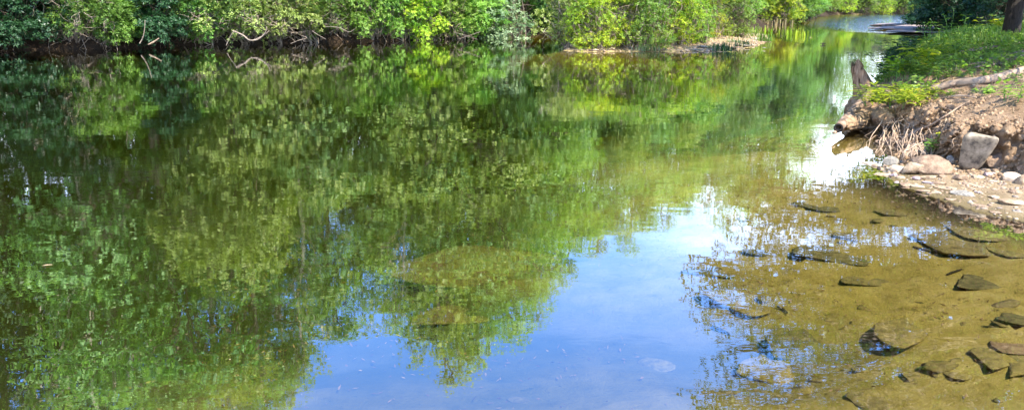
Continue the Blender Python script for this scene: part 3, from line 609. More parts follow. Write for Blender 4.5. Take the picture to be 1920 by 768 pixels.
# ------------------------------------------------------------------ rocks
_ico = {}
def ico(n):
    if n not in _ico:
        b = bmesh.new(); bmesh.ops.create_icosphere(b, subdivisions=n, radius=1)
        _ico[n] = (np.array([v.co[:] for v in b.verts]), np.array([[v.index for v in f.verts] for f in b.faces])); b.free()
    return _ico[n]
def rock_mesh(name, seed, dims, mat, planes=9, cut=(.55, .9), n=4, rough=.06, box=False):
    rng = rs(seed); V, T = ico(n); V = V.copy()
    if box:
        V = np.sign(V)*np.abs(V)**.28; V /= np.abs(V).max()*.98
    for _ in range(planes):
        u = unit(1, rng)[0]; d = rng.uniform(*cut); e = np.maximum(V@u-d, 0); V -= u*e[:, None]*.93
    s = seed % 97
    V = V*(1+rough*fbm(V[:, 0]*2.2+s, V[:, 1]*2.2, V[:, 2]*2.2, seed=s, o=5)+rough*.35*np.abs(fbm(V[:, 0]*6+s, V[:, 1]*6, V[:, 2]*6, seed=s+9, o=3)))[:, None]
    V /= np.abs(V).max(0)
    if name == 'sunken_rock':   # undercut slabs: flat top, narrower foot
        V[:, 2] = np.sign(V[:, 2])*np.abs(V[:, 2])**.8; V[:, 2] = np.minimum(V[:, 2], .72+.1*V[:, 0]); f = .70+.30*ss(-1, .35, V[:, 2]); V[:, 0] *= f; V[:, 1] *= f
    V = V*np.array(dims)/2
    return mk(name, V, tris=T, mat=mat, smooth=True, link=False)
def rock(px, py, wpx, hpx, mat, label, seed, z=None, group=None, deep=1.0, rot=None, tilt=(0, 0), planes=12, cut=(.5, .85), box=False, name='stone', sink=.25, rough=.10, cat='stone'):
    """stone whose middle projects on (px,py), wpx by hpx in the photo"""
    p = hit(px, py+hpx*.25) if z is None else P(px, py, z)
    d = np.linalg.norm(p-np.array([0, 0, CH])); w = wpx/F*d*.97
    el = math.atan2(CH-p[2], np.hypot(p[0], p[1])); h = hpx/F*d
    if name == 'sunken_rock': hpx = hpx; deep = h/math.sin(el)*.8/(w*.75)
    dy = w*.75*deep; hh = max(.2*h, (h-dy*math.sin(el))/math.cos(el)) if h > dy*math.sin(el)*1.15 else h*.45; dy = min(dy, h/math.sin(el)*.95) if h < dy*math.sin(el)*1.15 else dy
    me = rock_mesh(name, seed, (w, dy, hh), M[mat], planes, cut, box=box, rough=rough)
    o = bpy.data.objects.new(name, me); C.objects.link(o)
    az = math.atan2(p[0], p[1])
    o.rotation_euler = (tilt[0], tilt[1], -az+(rot if rot is not None else 0))
    o.location = (p[0], p[1], min(p[2]+hh*.15, -.02-hh*.5) if name == 'sunken_rock' and p[2] > -.14 else p[2]+hh*(.5-sink)); tag(o, label, cat, group); return o

# block and big stones at the foot of the soil bank
o = rock(1824, 303, 50, 62, 'rock_block', 'big squarish mottled stone block leaning on the soil bank', 101, box=True, planes=3, cut=(.85, 1.1), deep=.55, name='stone_block', sink=.02, rough=.03)
V_ = np.empty(len(o.data.vertices)*3, np.float32); o.data.vertices.foreach_get('co', V_); V_ = V_.reshape(-1, 3)
_hz = V_[:, 2]/V_[:, 2].max(); V_[:, 0] *= (.88+.24*_hz); V_[:, 0] += .05*_hz; o.data.vertices.foreach_set('co', V_.ravel()); o.rotation_euler[0] = .22; o.location.z += .02
rock(1744, 314, 72, 44, 'rock_brown', 'large rounded brown boulder left of the squarish block', 102, name='boulder', cut=(.55, .85), sink=.12)
rock(1706, 318, 46, 30, 'rock_tan', 'long tan stone sloping against the large brown boulder', 103, tilt=(0, -.5), name='stone', sink=.1)
rock(1728, 287, 34, 26, 'rock_brown', 'brown stone tucked under the hanging root tuft', 104, sink=.1)
cob = [ (1687, 316, 38, 22, 'rock_pale', 'pale peach stone with a flat top beside the root tuft'), (1667, 303, 30, 26, 'rock_grey', 'grey rounded stone at the corner of the little pool'), (1690, 303, 16, 12, 'rock_tan', 'small tan stone on top of the pale peach one'),
 (1630, 308, 34, 16, 'rock_pale', 'pale orange stone standing in the little pool'), (1640, 312, 13, 15, 'rock_tan', 'small orange stone joined to the pale one in the little pool'), (1655, 327, 36, 17, 'rock_tan', 'tan stone at the water edge below the grey rounded stone'),
 (1690, 332, 21, 10, 'rock_tan', 'flat tan stone below the pale peach stone'), (1741, 332, 32, 14, 'rock_tan', 'smooth tan stone below the large brown boulder'), (1740, 341, 24, 8, 'rock_plum', 'plum coloured flat stone under the smooth tan stone'), (1719, 334, 17, 11, 'rock_plum', 'small plum stone left of the smooth tan stone'),
 (1800, 333, 27, 16, 'rock_brown', 'dark flat stone just under the squarish block'), (1808, 342, 30, 9, 'rock_brown', 'layered brown stone below the dark flat stone'), (1832, 331, 22, 11, 'rock_tan', 'tan stone right under the squarish block'), (1853, 326, 24, 12, 'rock_plum', 'oval mauve grey pebble right of the squarish block'),
 (1897, 333, 28, 24, 'rock_pale', 'pale yellow stone near the right edge below the red soil'), (1915, 338, 22, 26, 'rock_tan', 'tan stone cut by the right edge of the photo'), (1808, 361, 44, 15, 'rock_grey', 'grey angular stone half out of the shallow water'), (1893, 378, 46, 17, 'rock_tan', 'flat beige stone lying on the shore gravel at the right'),
 (1683, 341, 18, 8, 'rock_plum', 'mauve pebble at the waterline'), (1775, 350, 40, 8, 'rock_tan', 'thin flat stone sunk in sand left of the grey angular stone'), (1868, 302, 40, 26, 'rock_brown', 'brown stone stuck in the bank right of the squarish block'), (1856, 318, 30, 14, 'rock_tan', 'long tan stone wedged under the bank'),
 (1872, 292, 18, 14, 'rock_brown', 'small brown clod above the stuck stone'), (1670, 262, 24, 14, 'rock_tan', 'tan stone at the back of the little pool'), (1680, 268, 13, 15, 'rock_grey', 'upright grey stone at the back of the little pool'), (1905, 395, 22, 8, 'rock_grey', 'small grey stone at the water edge on the right'), (1880, 398, 26, 6, 'rock_wet', 'flat wet stone by the right shore'), (1783, 317, 18, 12, 'rock_grey', 'small grey stone in the gap between boulder and block'),
 (1730, 356, 24, 10, 'rock_brown', 'warm brown stone at the water edge below the plum stones'), (1755, 360, 18, 9, 'rock_tan', 'tan cobble next to the warm brown stone at the water edge'), (1780, 372, 22, 9, 'rock_brown', 'brown cobble in wet sand left of the grey angular stone'), (1838, 384, 24, 10, 'rock_brown', 'brown stone at the waterline below the grey angular stone'), (1862, 368, 20, 9, 'rock_tan', 'tan cobble between the grey angular stone and the flat beige one'), (1866, 396, 22, 8, 'rock_brown', 'brown flat stone at the waterline left of the small grey one'), (1835, 360, 14, 8, 'rock_plum', 'plum pebble right of the grey angular stone'), (1905, 358, 24, 12, 'rock_brown', 'brown cobble near the right edge above the flat beige stone'), (1880, 352, 18, 9, 'rock_tan', 'tan pebble left of the brown cobble near the right edge'), (1702, 345, 26, 9, 'rock_brown', 'brown flat stone half in the water below the pebble row'), (1652, 316, 20, 12, 'rock_brown', 'brown stone in the water left of the pale peach stone'), (1724, 348, 28, 8, 'rock_tan', 'tan flat stone at the wet sand edge'), (1768, 330, 18, 11, 'rock_brown', 'brown stone right of the smooth tan stone'), (1676, 328, 16, 9, 'rock_plum', 'small plum stone under the pale peach stone'), (1650, 288, 26, 10, 'rock_brown', 'low brown stone in the middle of the little pool'), (1790, 262, 20, 14, 'rock_brown', 'brown stone set in the soil face above the dark hollow'), (1880, 270, 22, 14, 'rock_brown', 'crumbly brown stone under the red soil hollow'), (1905, 292, 24, 14, 'rock_brown', 'brown stone bedded in the slope near the right edge'), (1782, 300, 16, 20, 'rock_grey', 'dark stone filling the gap left of the squarish block'), (1870, 322, 20, 10, 'rock_tan', 'small tan stone between the oval mauve pebble and the yellow stone'), (1840, 348, 34, 7, 'rock_tan', 'flat tan flake on the gravel under the squarish block'), (1760, 342, 26, 9, 'rock_brown', 'thin brown stone right of the smooth tan stone'), (1862, 340, 16, 7, 'rock_pale', 'little pale pebble below the oval mauve one'), (1917, 315, 16, 12, 'rock_brown', 'small brown stone on the slope at the right edge')]
for k, (px, py, w, h, mt, lab) in enumerate(cob): rock(px, py, w, h, mt, lab, 200+k*7, rot=rg.uniform(-.5, .5), cut=(.45, .85), sink=.3, cat='stone', group='stones at the foot of the bank')
# pebbles of the gravel shore (several hundred tiny ones: counted nowhere)
def pebbles(name, pts, seed, mat, smin, smax, label):
    rng = rs(seed); mb = MB(); V, T = ico(1)
    for p in pts:
        s = rng.uniform(smin, smax)*rng.uniform(.6, 1.3); q = V*(1+.2*rng.normal(size=(len(V), 1)))*s*np.array([1, rng.uniform(.6, 1), rng.uniform(.25, .55)])
        a = rng.uniform(0, 6.28); c, s_ = math.cos(a), math.sin(a); q = q@np.array([[c, -s_, 0], [s_, c, 0], [0, 0, 1]])
        mb.add(q+np.asarray(p), None, T, tint=rng.rand())
    o = mb.me(name, mat, smooth=True); return tag(o, label, kind='stuff')
def peb_mat():
    m, nt, out = newmat('pebbles'); l = nt.links.new
    at = N(nt, 'ShaderNodeAttribute', attribute_name='tint'); rp = ramp(nt, [(0, (.12, .075, .045)), (.3, (.30, .2, .12)), (.6, (.34, .24, .14)), (.8, (.22, .17, .13)), (1, (.42, .32, .2))]); l(at.outputs['Fac'], rp.inputs[0])
    b = N(nt, 'ShaderNodeBsdfPrincipled', inp={'Roughness': .8}); l(rp.outputs[0], b.inputs[0]); l(b.outputs[0], out.inputs[0]); return m
M['peb'] = peb_mat()
rng = rs(5)
xx = rng.uniform(3.8, 8.5, 26000); yy = rng.uniform(5.5, 11.5, 26000); zz, dww, dii, drr, dbb = height(xx, yy, True)
dens = np.where(dbb > .02, .12, 1)*ss(-.10, .0, zz)*(.25+.75*(fbm(xx*2, yy*2, seed=8) > .0))
k = (rng.rand(26000) < dens*.28) & (dww < .5) & (zz < .5); k = np.where(k)[0][:2200]
pebbles('pebbles', np.stack([xx[k], yy[k], zz[k]], 1), 6, M['peb'], .008, .035, 'small loose pebbles and chips of the gravel shore')

xx = rng.uniform(4.8, 9, 60000); yy = rng.uniform(8.3, 14, 60000); zz, dww, dii, drr, dbb = height(xx, yy, True)
k = np.where((dbb > -.25) & (dbb < 1.1) & (dww < 0) & (rng.rand(60000) < .25*ss(1.1, .0, dbb)+.02))[0][:3000]
gi = np.clip(np.searchsorted(gx, xx[k]), 1, nx-1); gj = np.clip(np.searchsorted(gy, yy[k]), 1, ny-1); pv = V_ground[gj*nx+gi]
def crumbs(pts, seed):
    r_ = rs(seed); mb = MB(); Vi, Ti = ico(1)
    for p in pts:
        s_ = r_.uniform(.008, .032)*(2.0 if r_.rand() < .06 else 1); mb.add(Vi*(1+.3*r_.normal(size=(len(Vi), 1)))*s_*r_.uniform(.6, 1.2, 3)+p, None, Ti, 0.5)
    return tag(mb.me('soil_crumbs', M['soil'], smooth=False), 'loose soil crumbs and clods on the eroded bank face', kind='stuff')
crumbs(pv, 7)
# submerged stones, set on the bed along the line of sight
sub = [ (1700, 608, 88, 58, 'rock_wet', 'angular sunken rock with a broken dark edge in the clear shallows', 1.0), (1502, 628, 104, 66, 'rock_dark', 'dark sunken boulder left of the angular sunken rock', .9), (1452, 678, 118, 72, 'rock_wet', 'wide flat topped sunken boulder below the dark one', 1.0),
 (1385, 542, 130, 62, 'rock_wet', 'broad sunken slab where the sky reflection ends', .9), (1335, 503, 110, 22, 'rock_dark', 'narrow dark sunken ledge above the broad slab', .6), (1846, 528, 62, 26, 'rock_dark', 'neat rectangular dark sunken slab near the right edge', .5), (1765, 442, 120, 44, 'rock_wet', 'large flat tan sunken slab with a shadowed edge', .9),
 (1858, 666, 52, 42, 'rock_wet', 'tilted brown sunken rock at the lower right', 1), (1895, 642, 50, 26, 'rock_brown', 'brown sunken rock touching the tilted one', 1), (1912, 668, 40, 50, 'rock_wet', 'sunken rock cut by the right edge at the lower right', 1), (1905, 592, 40, 22, 'rock_dark', 'dark sunken rock at the right edge above the brown ones', .8),
 (1660, 745, 110, 60, 'rock_wet', 'large smooth sunken rock at the bottom edge', 1), (1435, 468, 70, 16, 'rock_dark', 'dark thin sunken slab in the leafy reflection', .6), (1560, 468, 120, 34, 'rock_dark', 'green dark sunken slab under the sky sparkles', .8), (1830, 428, 90, 26, 'rock_wet', 'flat sunken slab close to the gravel shore', .8),
 (905, 480, 300, 90, 'rock_dark', 'very large round sunken ledge with a dark front edge in mid river', 1.0), (835, 575, 160, 56, 'rock_dark', 'sunken boulder in front of the large round ledge', .9), (1225, 672, 70, 34, 'rock_dark', 'faint sunken boulder under the blue sky reflection', 1), (990, 748, 70, 26, 'rock_dark', 'faint sunken rock at the bottom under the blue reflection', 1),
 (1715, 700, 60, 24, 'rock_wet', 'small low sunken rock between the angular rock and the bottom edge', .9), (1790, 690, 60, 24, 'rock_wet', 'low sand covered sunken rock left of the tilted brown one', .9), (1620, 520, 70, 20, 'rock_wet', 'low sand coloured sunken slab in the middle of the shallows', .8), (1600, 440, 80, 16, 'rock_wet', 'long thin sunken slab below the little pool', .7), (1680, 395, 70, 12, 'rock_wet', 'long low sunken stone below the mauve pebble', .6), (1890, 470, 60, 14, 'rock_wet', 'thin sunken slab by the right edge', .7), (1540, 385, 90, 14, 'rock_dark', 'dim sunken slab off the end of the little pool', .7)]
for k, (px, py, w, h, mt, lab, dp) in enumerate(sub):
    rock(px, py, w*1.2, h*1.2, mt, lab, 400+k*13, rot=rg.uniform(-.25, .25), cut=(.42, .75) if w < 200 else (.7, .95), sink=.36, rough=.13, name='sunken_rock', cat='rock', group='rocks under the water', deep=dp, box=(k == 5), planes=3 if k == 5 else 10)
fk = MB(); rng = rs(88); Vi, Ti = ico(2)
for q in range(32):
    pxq = rng.uniform(1380, 1925); pyq = rng.uniform(365, 765); p = hit(pxq, pyq)
    if p[2] > -.03: continue
    sz = rng.uniform(.03, .13); v = Vi.copy()
    for _ in range(7):
        u = unit(1, rng)[0]; e = np.maximum(v@u-rng.uniform(.4, .8), 0); v -= u*e[:, None]*.95
    v = v/np.abs(v).max(0)*np.array([sz, sz*rng.uniform(.4, .8), rng.uniform(.006, .016)]); v[:, :2] *= (.75+.25*ss(-1, .3, Vi[:, 2:3]))
    an = rng.normal()*.5+.25; c_, s_ = math.cos(an), math.sin(an); v = v@np.array([[c_, s_, 0], [-s_, c_, 0], [0, 0, 1]]); v[:, 2] += v[:, 0]*rng.normal()*.15
    fk.add(v+p+np.array([0, 0, .006]), None, Ti, .5)
tag(fk.me('bed_flakes', M['rock_wet'], smooth=False), 'thin flat stone flakes strewn over the sandy river bed', kind='stuff')
# sunken sticks
def stick(pts, r, mat, name, label, cat, group=None, k=7, n=24, rough=.12, kn=0, seed=1):
    p = smooth_path(pts, n); mb = MB(); rng = rs(seed)
    rr = np.interp(np.linspace(0, 1, n), np.linspace(0, 1, len(r)), r); mb.tube(p, rr, k, rough=rough)
    for _ in range(kn):
        i_ = rng.randint(3, n-3); d = unit(1, rng)[0]; e = p[i_]+d*rng.uniform(3, 9)*rr[i_]
        mb.tube(curve_path(p[i_], e, 6, .15, rng), np.linspace(rr[i_]*.4, rr[i_]*.1, 6), 5)
    o = mb.me(name, M[mat], smooth=True); return tag(o, label, cat, group)
def hp(px, py, up=.02):
    q = hit(px, py).copy(); q[2] += up; return q
stick([hp(1334, 615), hp(1350, 622), hp(1368, 630)], [.012, .018, .008], 'bark_dark', 'stick', 'short dark sunken stick near the edge of the sky reflection', 'stick')
stick([hp(1456, 578), hp(1466, 582), hp(1476, 590)], [.006, .012, .008], 'bark_dark', 'stick', 'tiny dark sunken stick above the dark boulder', 'stick')
stick([hp(1775, 518), hp(1785, 514), hp(1803, 508)], [.008, .011, .006], 'bark_dark', 'stick', 'small sunken stick left of the rectangular slab', 'stick')
stick([hp(1712, 466), hp(1745, 474), hp(1800, 478)], [.01, .016, .006], 'bark', 'stick', 'thin sunken branch below the large flat tan slab', 'stick')

# ------------------------------------------------------------------ driftwood, log, stump, roots
a = P(1572, 240, .18); b = hp(1640, 208, .0); b[2] = max(b[2], .5); c = hp(1690, 196, .02)
log = MB(); lp = smooth_path([a, (a+b)/2+np.array([0, 0, .03]), b, c], 26)
log.tube(lp, np.linspace(.070, .08, 26), 18, rough=.12, cap=False)
log.tube(lp[:10], np.linspace(.045, .035, 10), 14, cap=False)
log_o = thing('hollow_log', tuple(a), 'hollow weathered log end sticking out of the bank over the water', 'log')
def sub_part(mb, nm, mat, parent, smooth=True):
    o = mb.me(nm, mat, smooth=smooth); o.parent = parent; o.location = tuple(-np.array(parent.location)); return o
sub_part(log, 'bark_shell', M['wood'], log_o)
rim = MB(); an = np.arange(18)/18*6.283; t0 = lp[1]-lp[0]; t0 /= np.linalg.norm(t0); s1 = np.cross(t0, [0, 0, 1]); s1 /= np.linalg.norm(s1); s2 = np.cross(s1, t0)
ri = [lp[0]+q*(np.cos(an)[:, None]*s1+np.sin(an)[:, None]*s2) for q in (.073, .045)]
rim.add(np.vstack(ri), [(q, (q+1) % 18, 18+(q+1) % 18, 18+q) for q in range(18)]); sub_part(rim, 'rim', M['bark_dark'], log_o)
stick([PD(1563, 249, a[1]-.05), PD(1602, 234, (a[1]*.62+b[1]*.38)-.10), hp(1650, 214, .08), hp(1692, 205, .04)], [.022, .04, .045, .03], 'wood', 'driftwood_branch', 'pale driftwood branch lying below the hollow log and poking over the water', 'branch', rough=.15, kn=2)
# overhanging root plate / boulder under the log; small low lump added to block mirrored sky
for dims, loc, rz, sd_, lab in [((.82, 1.3, .56), PD(1636, 218, 13.8), -.5, 501, 'dark overhanging lump of root bound soil under the hollow log'), ((.75, 1.2, .62), PD(1622, 205, 15.3), -.4, 502, 'mossy earth mound below the broken stump'), ((.46, .8, .30), PD(1604, 233, 13.5), -.4, 504, 'small added earth lump low at the water closing the mirrored sky gap beneath the driftwood branch'), ((.5, .6, .34), PD(1665, 222, 13.0), .3, 503, 'crumbling soil lump between hollow log and hanging roots')]:
    me = rock_mesh('earth_clod', sd_, dims, M['soil'], 7, (.6, .95), 5, .28); o = bpy.data.objects.new('earth_clod', me); C.objects.link(o)
    o.location = tuple(loc); o.rotation_euler = (0, .1, rz); tag(o, lab, 'earth clod', 'earth lumps at the bank tip')
q = (a+b)/2; me = rock_mesh('earth_clod', 505, (.42, float(np.linalg.norm(b-a))*.95, .34), M['soil'], 6, (.6, .95), 5, .25); o = bpy.data.objects.new('earth_clod', me); C.objects.link(o)  # filler clod, added to shut out sky mirrored under the log
o.location = (q[0]+.10, q[1]+.05, q[2]-.17); dv = b-a; o.rotation_euler = (0, 0, -math.atan2(dv[0], dv[1])); tag(o, 'long earth lump added beneath the hollow log to block mirrored sky', 'earth clod', 'earth lumps at the bank tip')
# stump
st = thing('tree_stump', tuple(PD(1622, 192, 15.9)), 'broken jagged dead tree stump leaning left above the water', 'stump')
def stump():
    mb = MB(); b0 = PD(1624, 196, 15.9); m1 = PD(1620, 165, 15.9); m2 = PD(1613, 140, 15.9); tp_ = PD(1603, 120, 15.9)
    p = smooth_path([b0, m1, m2, tp_], 30); n = 30; k = 22
    rad = np.interp(np.linspace(0, 1, n), [0, .35, .7, 1], [.26, .19, .135, .075])
    t = np.gradient(p, axis=0); t /= np.linalg.norm(t, axis=1)[:, None]; a_ = np.cross(t, [0, 1, 0]); a_ /= np.linalg.norm(a_, axis=1)[:, None]; b_ = np.cross(t, a_)
    an = np.arange(k)/k*2*np.pi
    rr = 1+.22*vn(np.cos(an)[None]*2.5+np.zeros((n, 1)), np.sin(an)[None]*2.5+np.zeros((n, 1)), np.linspace(0, 1.5, n)[:, None]+np.zeros((1, k)), seed=4)+.14*vn(np.cos(an)[None]*6+np.zeros((n, 1)), np.sin(an)[None]*6+np.zeros((n, 1)), np.linspace(0, 2, n)[:, None]+np.zeros((1, k)), seed=5)
    Vv = p[:, None]+rad[:, None, None]*rr[..., None]*(np.cos(an)[None, :, None]*a_[:, None]+np.sin(an)[None, :, None]*b_[:, None])
    jag = .09*vn(np.cos(an)*3, np.sin(an)*3, seed=8)+.07*vn(np.cos(an)*8, np.sin(an)*8, seed=9)
    w = ss(.6, 1, np.linspace(0, 1, n))[:, None]; Vv[..., 2] += w*jag[None]
    Vv = Vv.reshape(-1, 3); i = np.arange(n-1)[:, None]*k; j = np.arange(k)[None]; j2 = (j+1) % k
    Qq = np.stack([i+j, i+j2, i+k+j2, i+k+j], -1).reshape(-1, 4)
    Vv = np.vstack([Vv, p[-1]-np.array([0, 0, .12])]); T = [(len(Vv)-1, (n-1)*k+q, (n-1)*k+(q+1) % k) for q in range(k)]
    mb.add(Vv, Qq, T); return mb
sub_part(stump(), 'trunk', M['stump'], st)
sp = MB(); rng = rs(3)
for q in range(4):
    b0 = PD(1608+q*3, 135-q*3, 15.85-.02*q); sp.tube(curve_path(b0, b0+np.array([-.10+.01*q, -.02, .22-.03*q]), 6, .05, rng), np.linspace(.035, .006, 6), 6)
sub_part(sp, 'splinters', M['stump'], st)

def roots(name, label, paths, mat, r0, seed, extra=0, spread=.2, k=5):
    mb = MB(); rng = rs(seed)
    for pts in paths:
        p = smooth_path(pts, 20); p = p+np.stack([fbm(np.linspace(0, 5, 20)+i*9, np.full(20, rng.rand()*50), seed=seed, o=2) for i in range(3)], 1)*.03
        r = r0*rng.uniform(.5, 1.2); mb.tube(p, np.linspace(r, r*.35, 20), k, rough=.1)
        for _ in range(extra):
            i_ = rng.randint(4, 18); e = p[i_]+np.array([rng.normal()*spread, rng.normal()*spread*.6, -abs(rng.normal())*spread])
            mb.tube(curve_path(p[i_], e, 9, .2, rng), np.linspace(r*.5, r*.15, 9), 4)
    o = mb.me(name, M[mat], smooth=True); return tag(o, label, 'roots')
rng = rs(17)
pth = []
for q in range(44):
    px0 = 1655+rng.uniform(-8, 70); py0 = 200+rng.uniform(-5, 22); a = hp(px0, py0, .03)
    a_ = PD(px0, py0, min(a[1], 13.2))
    pxe = px0+rng.uniform(-35, 40); pye = rng.uniform(265, 305)
    Ye = min(hit(pxe, pye)[1], 12.4)-.15
    e = PD(pxe, pye, Ye); e[2] = max(e[2], .02)
    m1 = PD((px0*.7+pxe*.3)+rng.uniform(-14, 14), py0+rng.uniform(12, 28), a_[1]-.3); m2 = PD((px0*.3+pxe*.7)+rng.uniform(-16, 16), (py0+pye)/2+rng.uniform(5, 20), (a_[1]+Ye)/2-.2)
    pth.append([a_, m1, m2, e])
roots('hanging_roots', 'tangle of pale bare roots hanging from the undercut bank above the little pool', pth, 'root', .0125, 18, 3, .18)
pth = []
for q in range(34):
    px0 = 1712+rng.uniform(-20, 22); Yq = hit(1715, 300)[1]-.15
    a_ = PD(1718+rng.uniform(-12, 14), 272+rng.uniform(-6, 6), Yq); m_ = PD(px0, 288, Yq-.12); e = PD(px0+rng.uniform(-6, 6), 306+rng.uniform(-8, 6), Yq-.1)
    pth.append([a_, m_, e])
roots('root_tuft', 'drooping brush of fine roots above the pale peach stone', pth, 'root', .009, 19, 0)
Yr = 11.2
def onb(pts, r, lab, mat='wood', kn=2, up=.055, seed=3, name='tree_root'): return stick([hp(a, b, up) for a, b in pts], r, mat, name, lab, 'root', 'roots crossing the bank', rough=.18, kn=kn, n=34, k=9, seed=seed)
onb([(1922, 138), (1880, 150), (1835, 158), (1790, 163), (1755, 172), (1735, 178), (1738, 190)], [.08, .075, .065, .06, .055, .03, .012], 'thick grey root running from the right edge across the bank top', mat='root', kn=4)
onb([(1800, 163), (1775, 166), (1745, 168), (1722, 170)], [.03, .025, .02, .012], 'pale broken root lying beside the thick grey root', kn=0)
onb([(1922, 84), (1880, 90), (1830, 97), (1790, 104), (1760, 112), (1735, 118)], [.04, .045, .035, .03, .02, .01], 'long thin root along the edge of the upper grass', kn=1, seed=9)
onb([(1922, 106), (1895, 113), (1870, 116), (1840, 124), (1815, 128)], [.09, .10, .08, .05, .02], 'wide flat root hump at the right edge above the thick grey root', kn=0, seed=10)
onb([(1905, 130), (1880, 126), (1850, 128), (1825, 132)], [.03, .04, .03, .015], 'short knotty root between the two larger roots', kn=1, seed=12)
onb([(1690, 268), (1722, 250), (1745, 240), (1770, 225), (1800, 205), (1818, 196)], [.035, .025, .018, .014, .010, .005], 'slender pale root climbing the soil face beside the seedling', 'root', kn=5, up=.05, seed=5)
onb([(1770, 190), (1800, 186), (1830, 190)], [.01, .014, .008], 'small exposed root on the bare soil slope', 'root', kn=1)
onb([(1640, 272), (1665, 270), (1690, 276), (1705, 283)], [.02, .045, .05, .03], 'washed root lying at the back of the little pool', 'wood', kn=1)
onb([(1885, 268), (1897, 262), (1912, 256)], [.008, .012, .006], 'dark rootlet sticking from the red soil hollow', 'root', kn=2)
pth = []
for q in range(26):
    px0 = rng.uniform(1700, 1915); py0 = rng.uniform(205, 275); a_ = hp(px0, py0, .03); e = hp(px0+rng.uniform(-22, 22), min(py0+rng.uniform(8, 30), 300), .06)
    pth.append([a_, (a_+e)/2+np.array([rng.normal()*.04, -.08, .03]), e])
roots('rootlets', 'scattered thin rootlets poking from the soil face', pth, 'root', .007, 23, 1, .08, 4)

# driftwood on far bank
def far_stick(pts, r, lab, mat='twig', Yd=None, name='driftwood', kn=2, seed=3, z=None, cat='driftwood'):
    return stick([PD(a, b, Yd+(c if len(q) > 2 else 0)) for q in pts for a, b, c in [(*q, 0)[:3]]], [v*.55 for v in r], mat, name, lab, cat, kn=kn, n=26, seed=seed)
Y1 = P(0, 88)[1]
far_stick([(278, 84), (288, 79), (298, 72)], [.05, .07, .03], 'bright orange brown driftwood stub leaning at the water edge of the far bank', 'root', 33.4)
far_stick([(262, 82), (268, 70), (271, 55), (272, 38)], [.05, .035, .028, .02], 'thin upright grey stem rising beside the driftwood stub', 'twig', 33.5, 'dead_sapling', cat='sapling')
far_stick([(436, 58), (455, 66), (470, 76), (492, 68), (505, 58)], [.05, .06, .05, .045, .03], 'thick twisted pale branch looping under the big olive shrub', 'twig', 33.8, 'twisted_branch', 6, 8, cat='branch')
far_stick([(470, 76), (484, 74), (497, 62), (500, 50)], [.06, .045, .04, .03], 'forked pale branch rising from the looping one', 'twig', 33.7, 'twisted_branch', 5, 9, cat='branch')
far_stick([(424, 86), (430, 72), (436, 62), (445, 56)], [.03, .025, .02, .015], 'thin bent branch dipping into dark water left of the looping branch', 'twig', 33.7, 'bent_branch', 3, 4, cat='branch')
far_stick([(545, 82), (560, 76), (575, 71), (563, 66)], [.02, .022, .02, .01], 'crooked dead branch spread on the water under the olive shrub', 'twig', 34.0, 'dead_branch', 7, 14, cat='branch')
far_stick([(585, 58), (597, 66), (612, 74)], [.02, .02, .008], 'slanting dead twig over the black undercut', 'twig', 34.2, 'dead_branch', 2, 15, cat='branch')
far_stick([(610, 50), (635, 52), (655, 60), (668, 52)], [.025, .025, .02, .01], 'grey branch bowing down right of the undercut', 'twig', 34.5, 'bowed_branch', 4, 16, cat='branch')
far_stick([(850, 60), (870, 66), (895, 74)], [.02, .022, .012], 'one of two crossed dead branches at the waterline, sloping right', 'twig', 37, 'crossed_branch', 3, 17, cat='branch')
far_stick([(900, 60), (880, 67), (858, 74)], [.02, .022, .012], 'one of two crossed dead branches at the waterline, sloping left', 'twig', 36.9, 'crossed_branch', 3, 18, cat='branch')
far_stick([(1000, 40), (1018, 58), (1040, 66), (1068, 70)], [.05, .07, .09, .10], 'pale leaning trunk reaching left from the island head', 'twig', 35.0, 'leaning_trunk', 2, 19, cat='trunk')
far_stick([(1030, 70), (1050, 68), (1068, 72), (1058, 78)], [.08, .10, .09, .05], 'grey fallen log behind the pale boulder of the island', 'wood', 34.6, 'fallen_log', 4, 20, cat='log')
# island stones and ledges
isr = [(1094, 87, 66, 18, 'rock_pale', 'big pale sunlit boulder at the left tip of the island'), (1127, 92, 42, 9, 'rock_tan', 'low tan mound of gravel stone right of the pale boulder'), (1148, 93, 14, 7, 'rock_pale', 'small white stone at the island waterline'), (1116, 94, 15, 4, 'rock_pale', 'flat pale stone under the low tan mound'),
 (1175, 90, 14, 4, 'rock_pale', 'small pale stone under the dark stems of the thicket'), (1202, 92, 17, 6, 'rock_pale', 'rounded pale stone in the middle of the island shore'), (1225, 86, 24, 6, 'slab', 'flat rosy slab above the middle of the island shore'), (1186, 87, 16, 3, 'slab', 'thin grey slab between dark stems'),
 (1285, 82, 26, 12, 'slab', 'pinkish boulder on the right half of the island'), (1318, 90, 44, 10, 'slab', 'dark based flat slab at the water in front of the island right half'), (1345, 76, 46, 8, 'slab', 'wide rosy slab in the gravel of the island'), (1372, 70, 40, 8, 'slab', 'upper rosy slab near the right end of the island'), (1398, 66, 34, 7, 'slab', 'slab with a rusty hollow at the right end of the island'),
 (1415, 74, 28, 6, 'rock_grey', 'flat grey slab in the water right of the island'), (1395, 86, 30, 6, 'rock_grey', 'dark flat stone in the water among blue green tufts'), (1350, 91, 24, 5, 'slab', 'low slab at the water left of the dark tuft'), (1433, 90, 8, 2, 'rock_grey', 'tiny dark stone in open water'), (1300, 76, 40, 7, 'slab', 'long pink slab behind the pinkish boulder'), (1440, 74, 14, 3, 'slab', 'small slab just clear of the island tip'), (1260, 88, 26, 5, 'slab', 'low brown slab at the island waterline'),
 (1363, 81, 34, 6, 'slab', 'tilted slab between green tufts on the island'), (1240, 93, 30, 4, 'rock_tan', 'thin tan ledge just above the water'), (1504, 37, 8, 2, 'rock_tan', 'tiny pale stone at the upstream bank')]
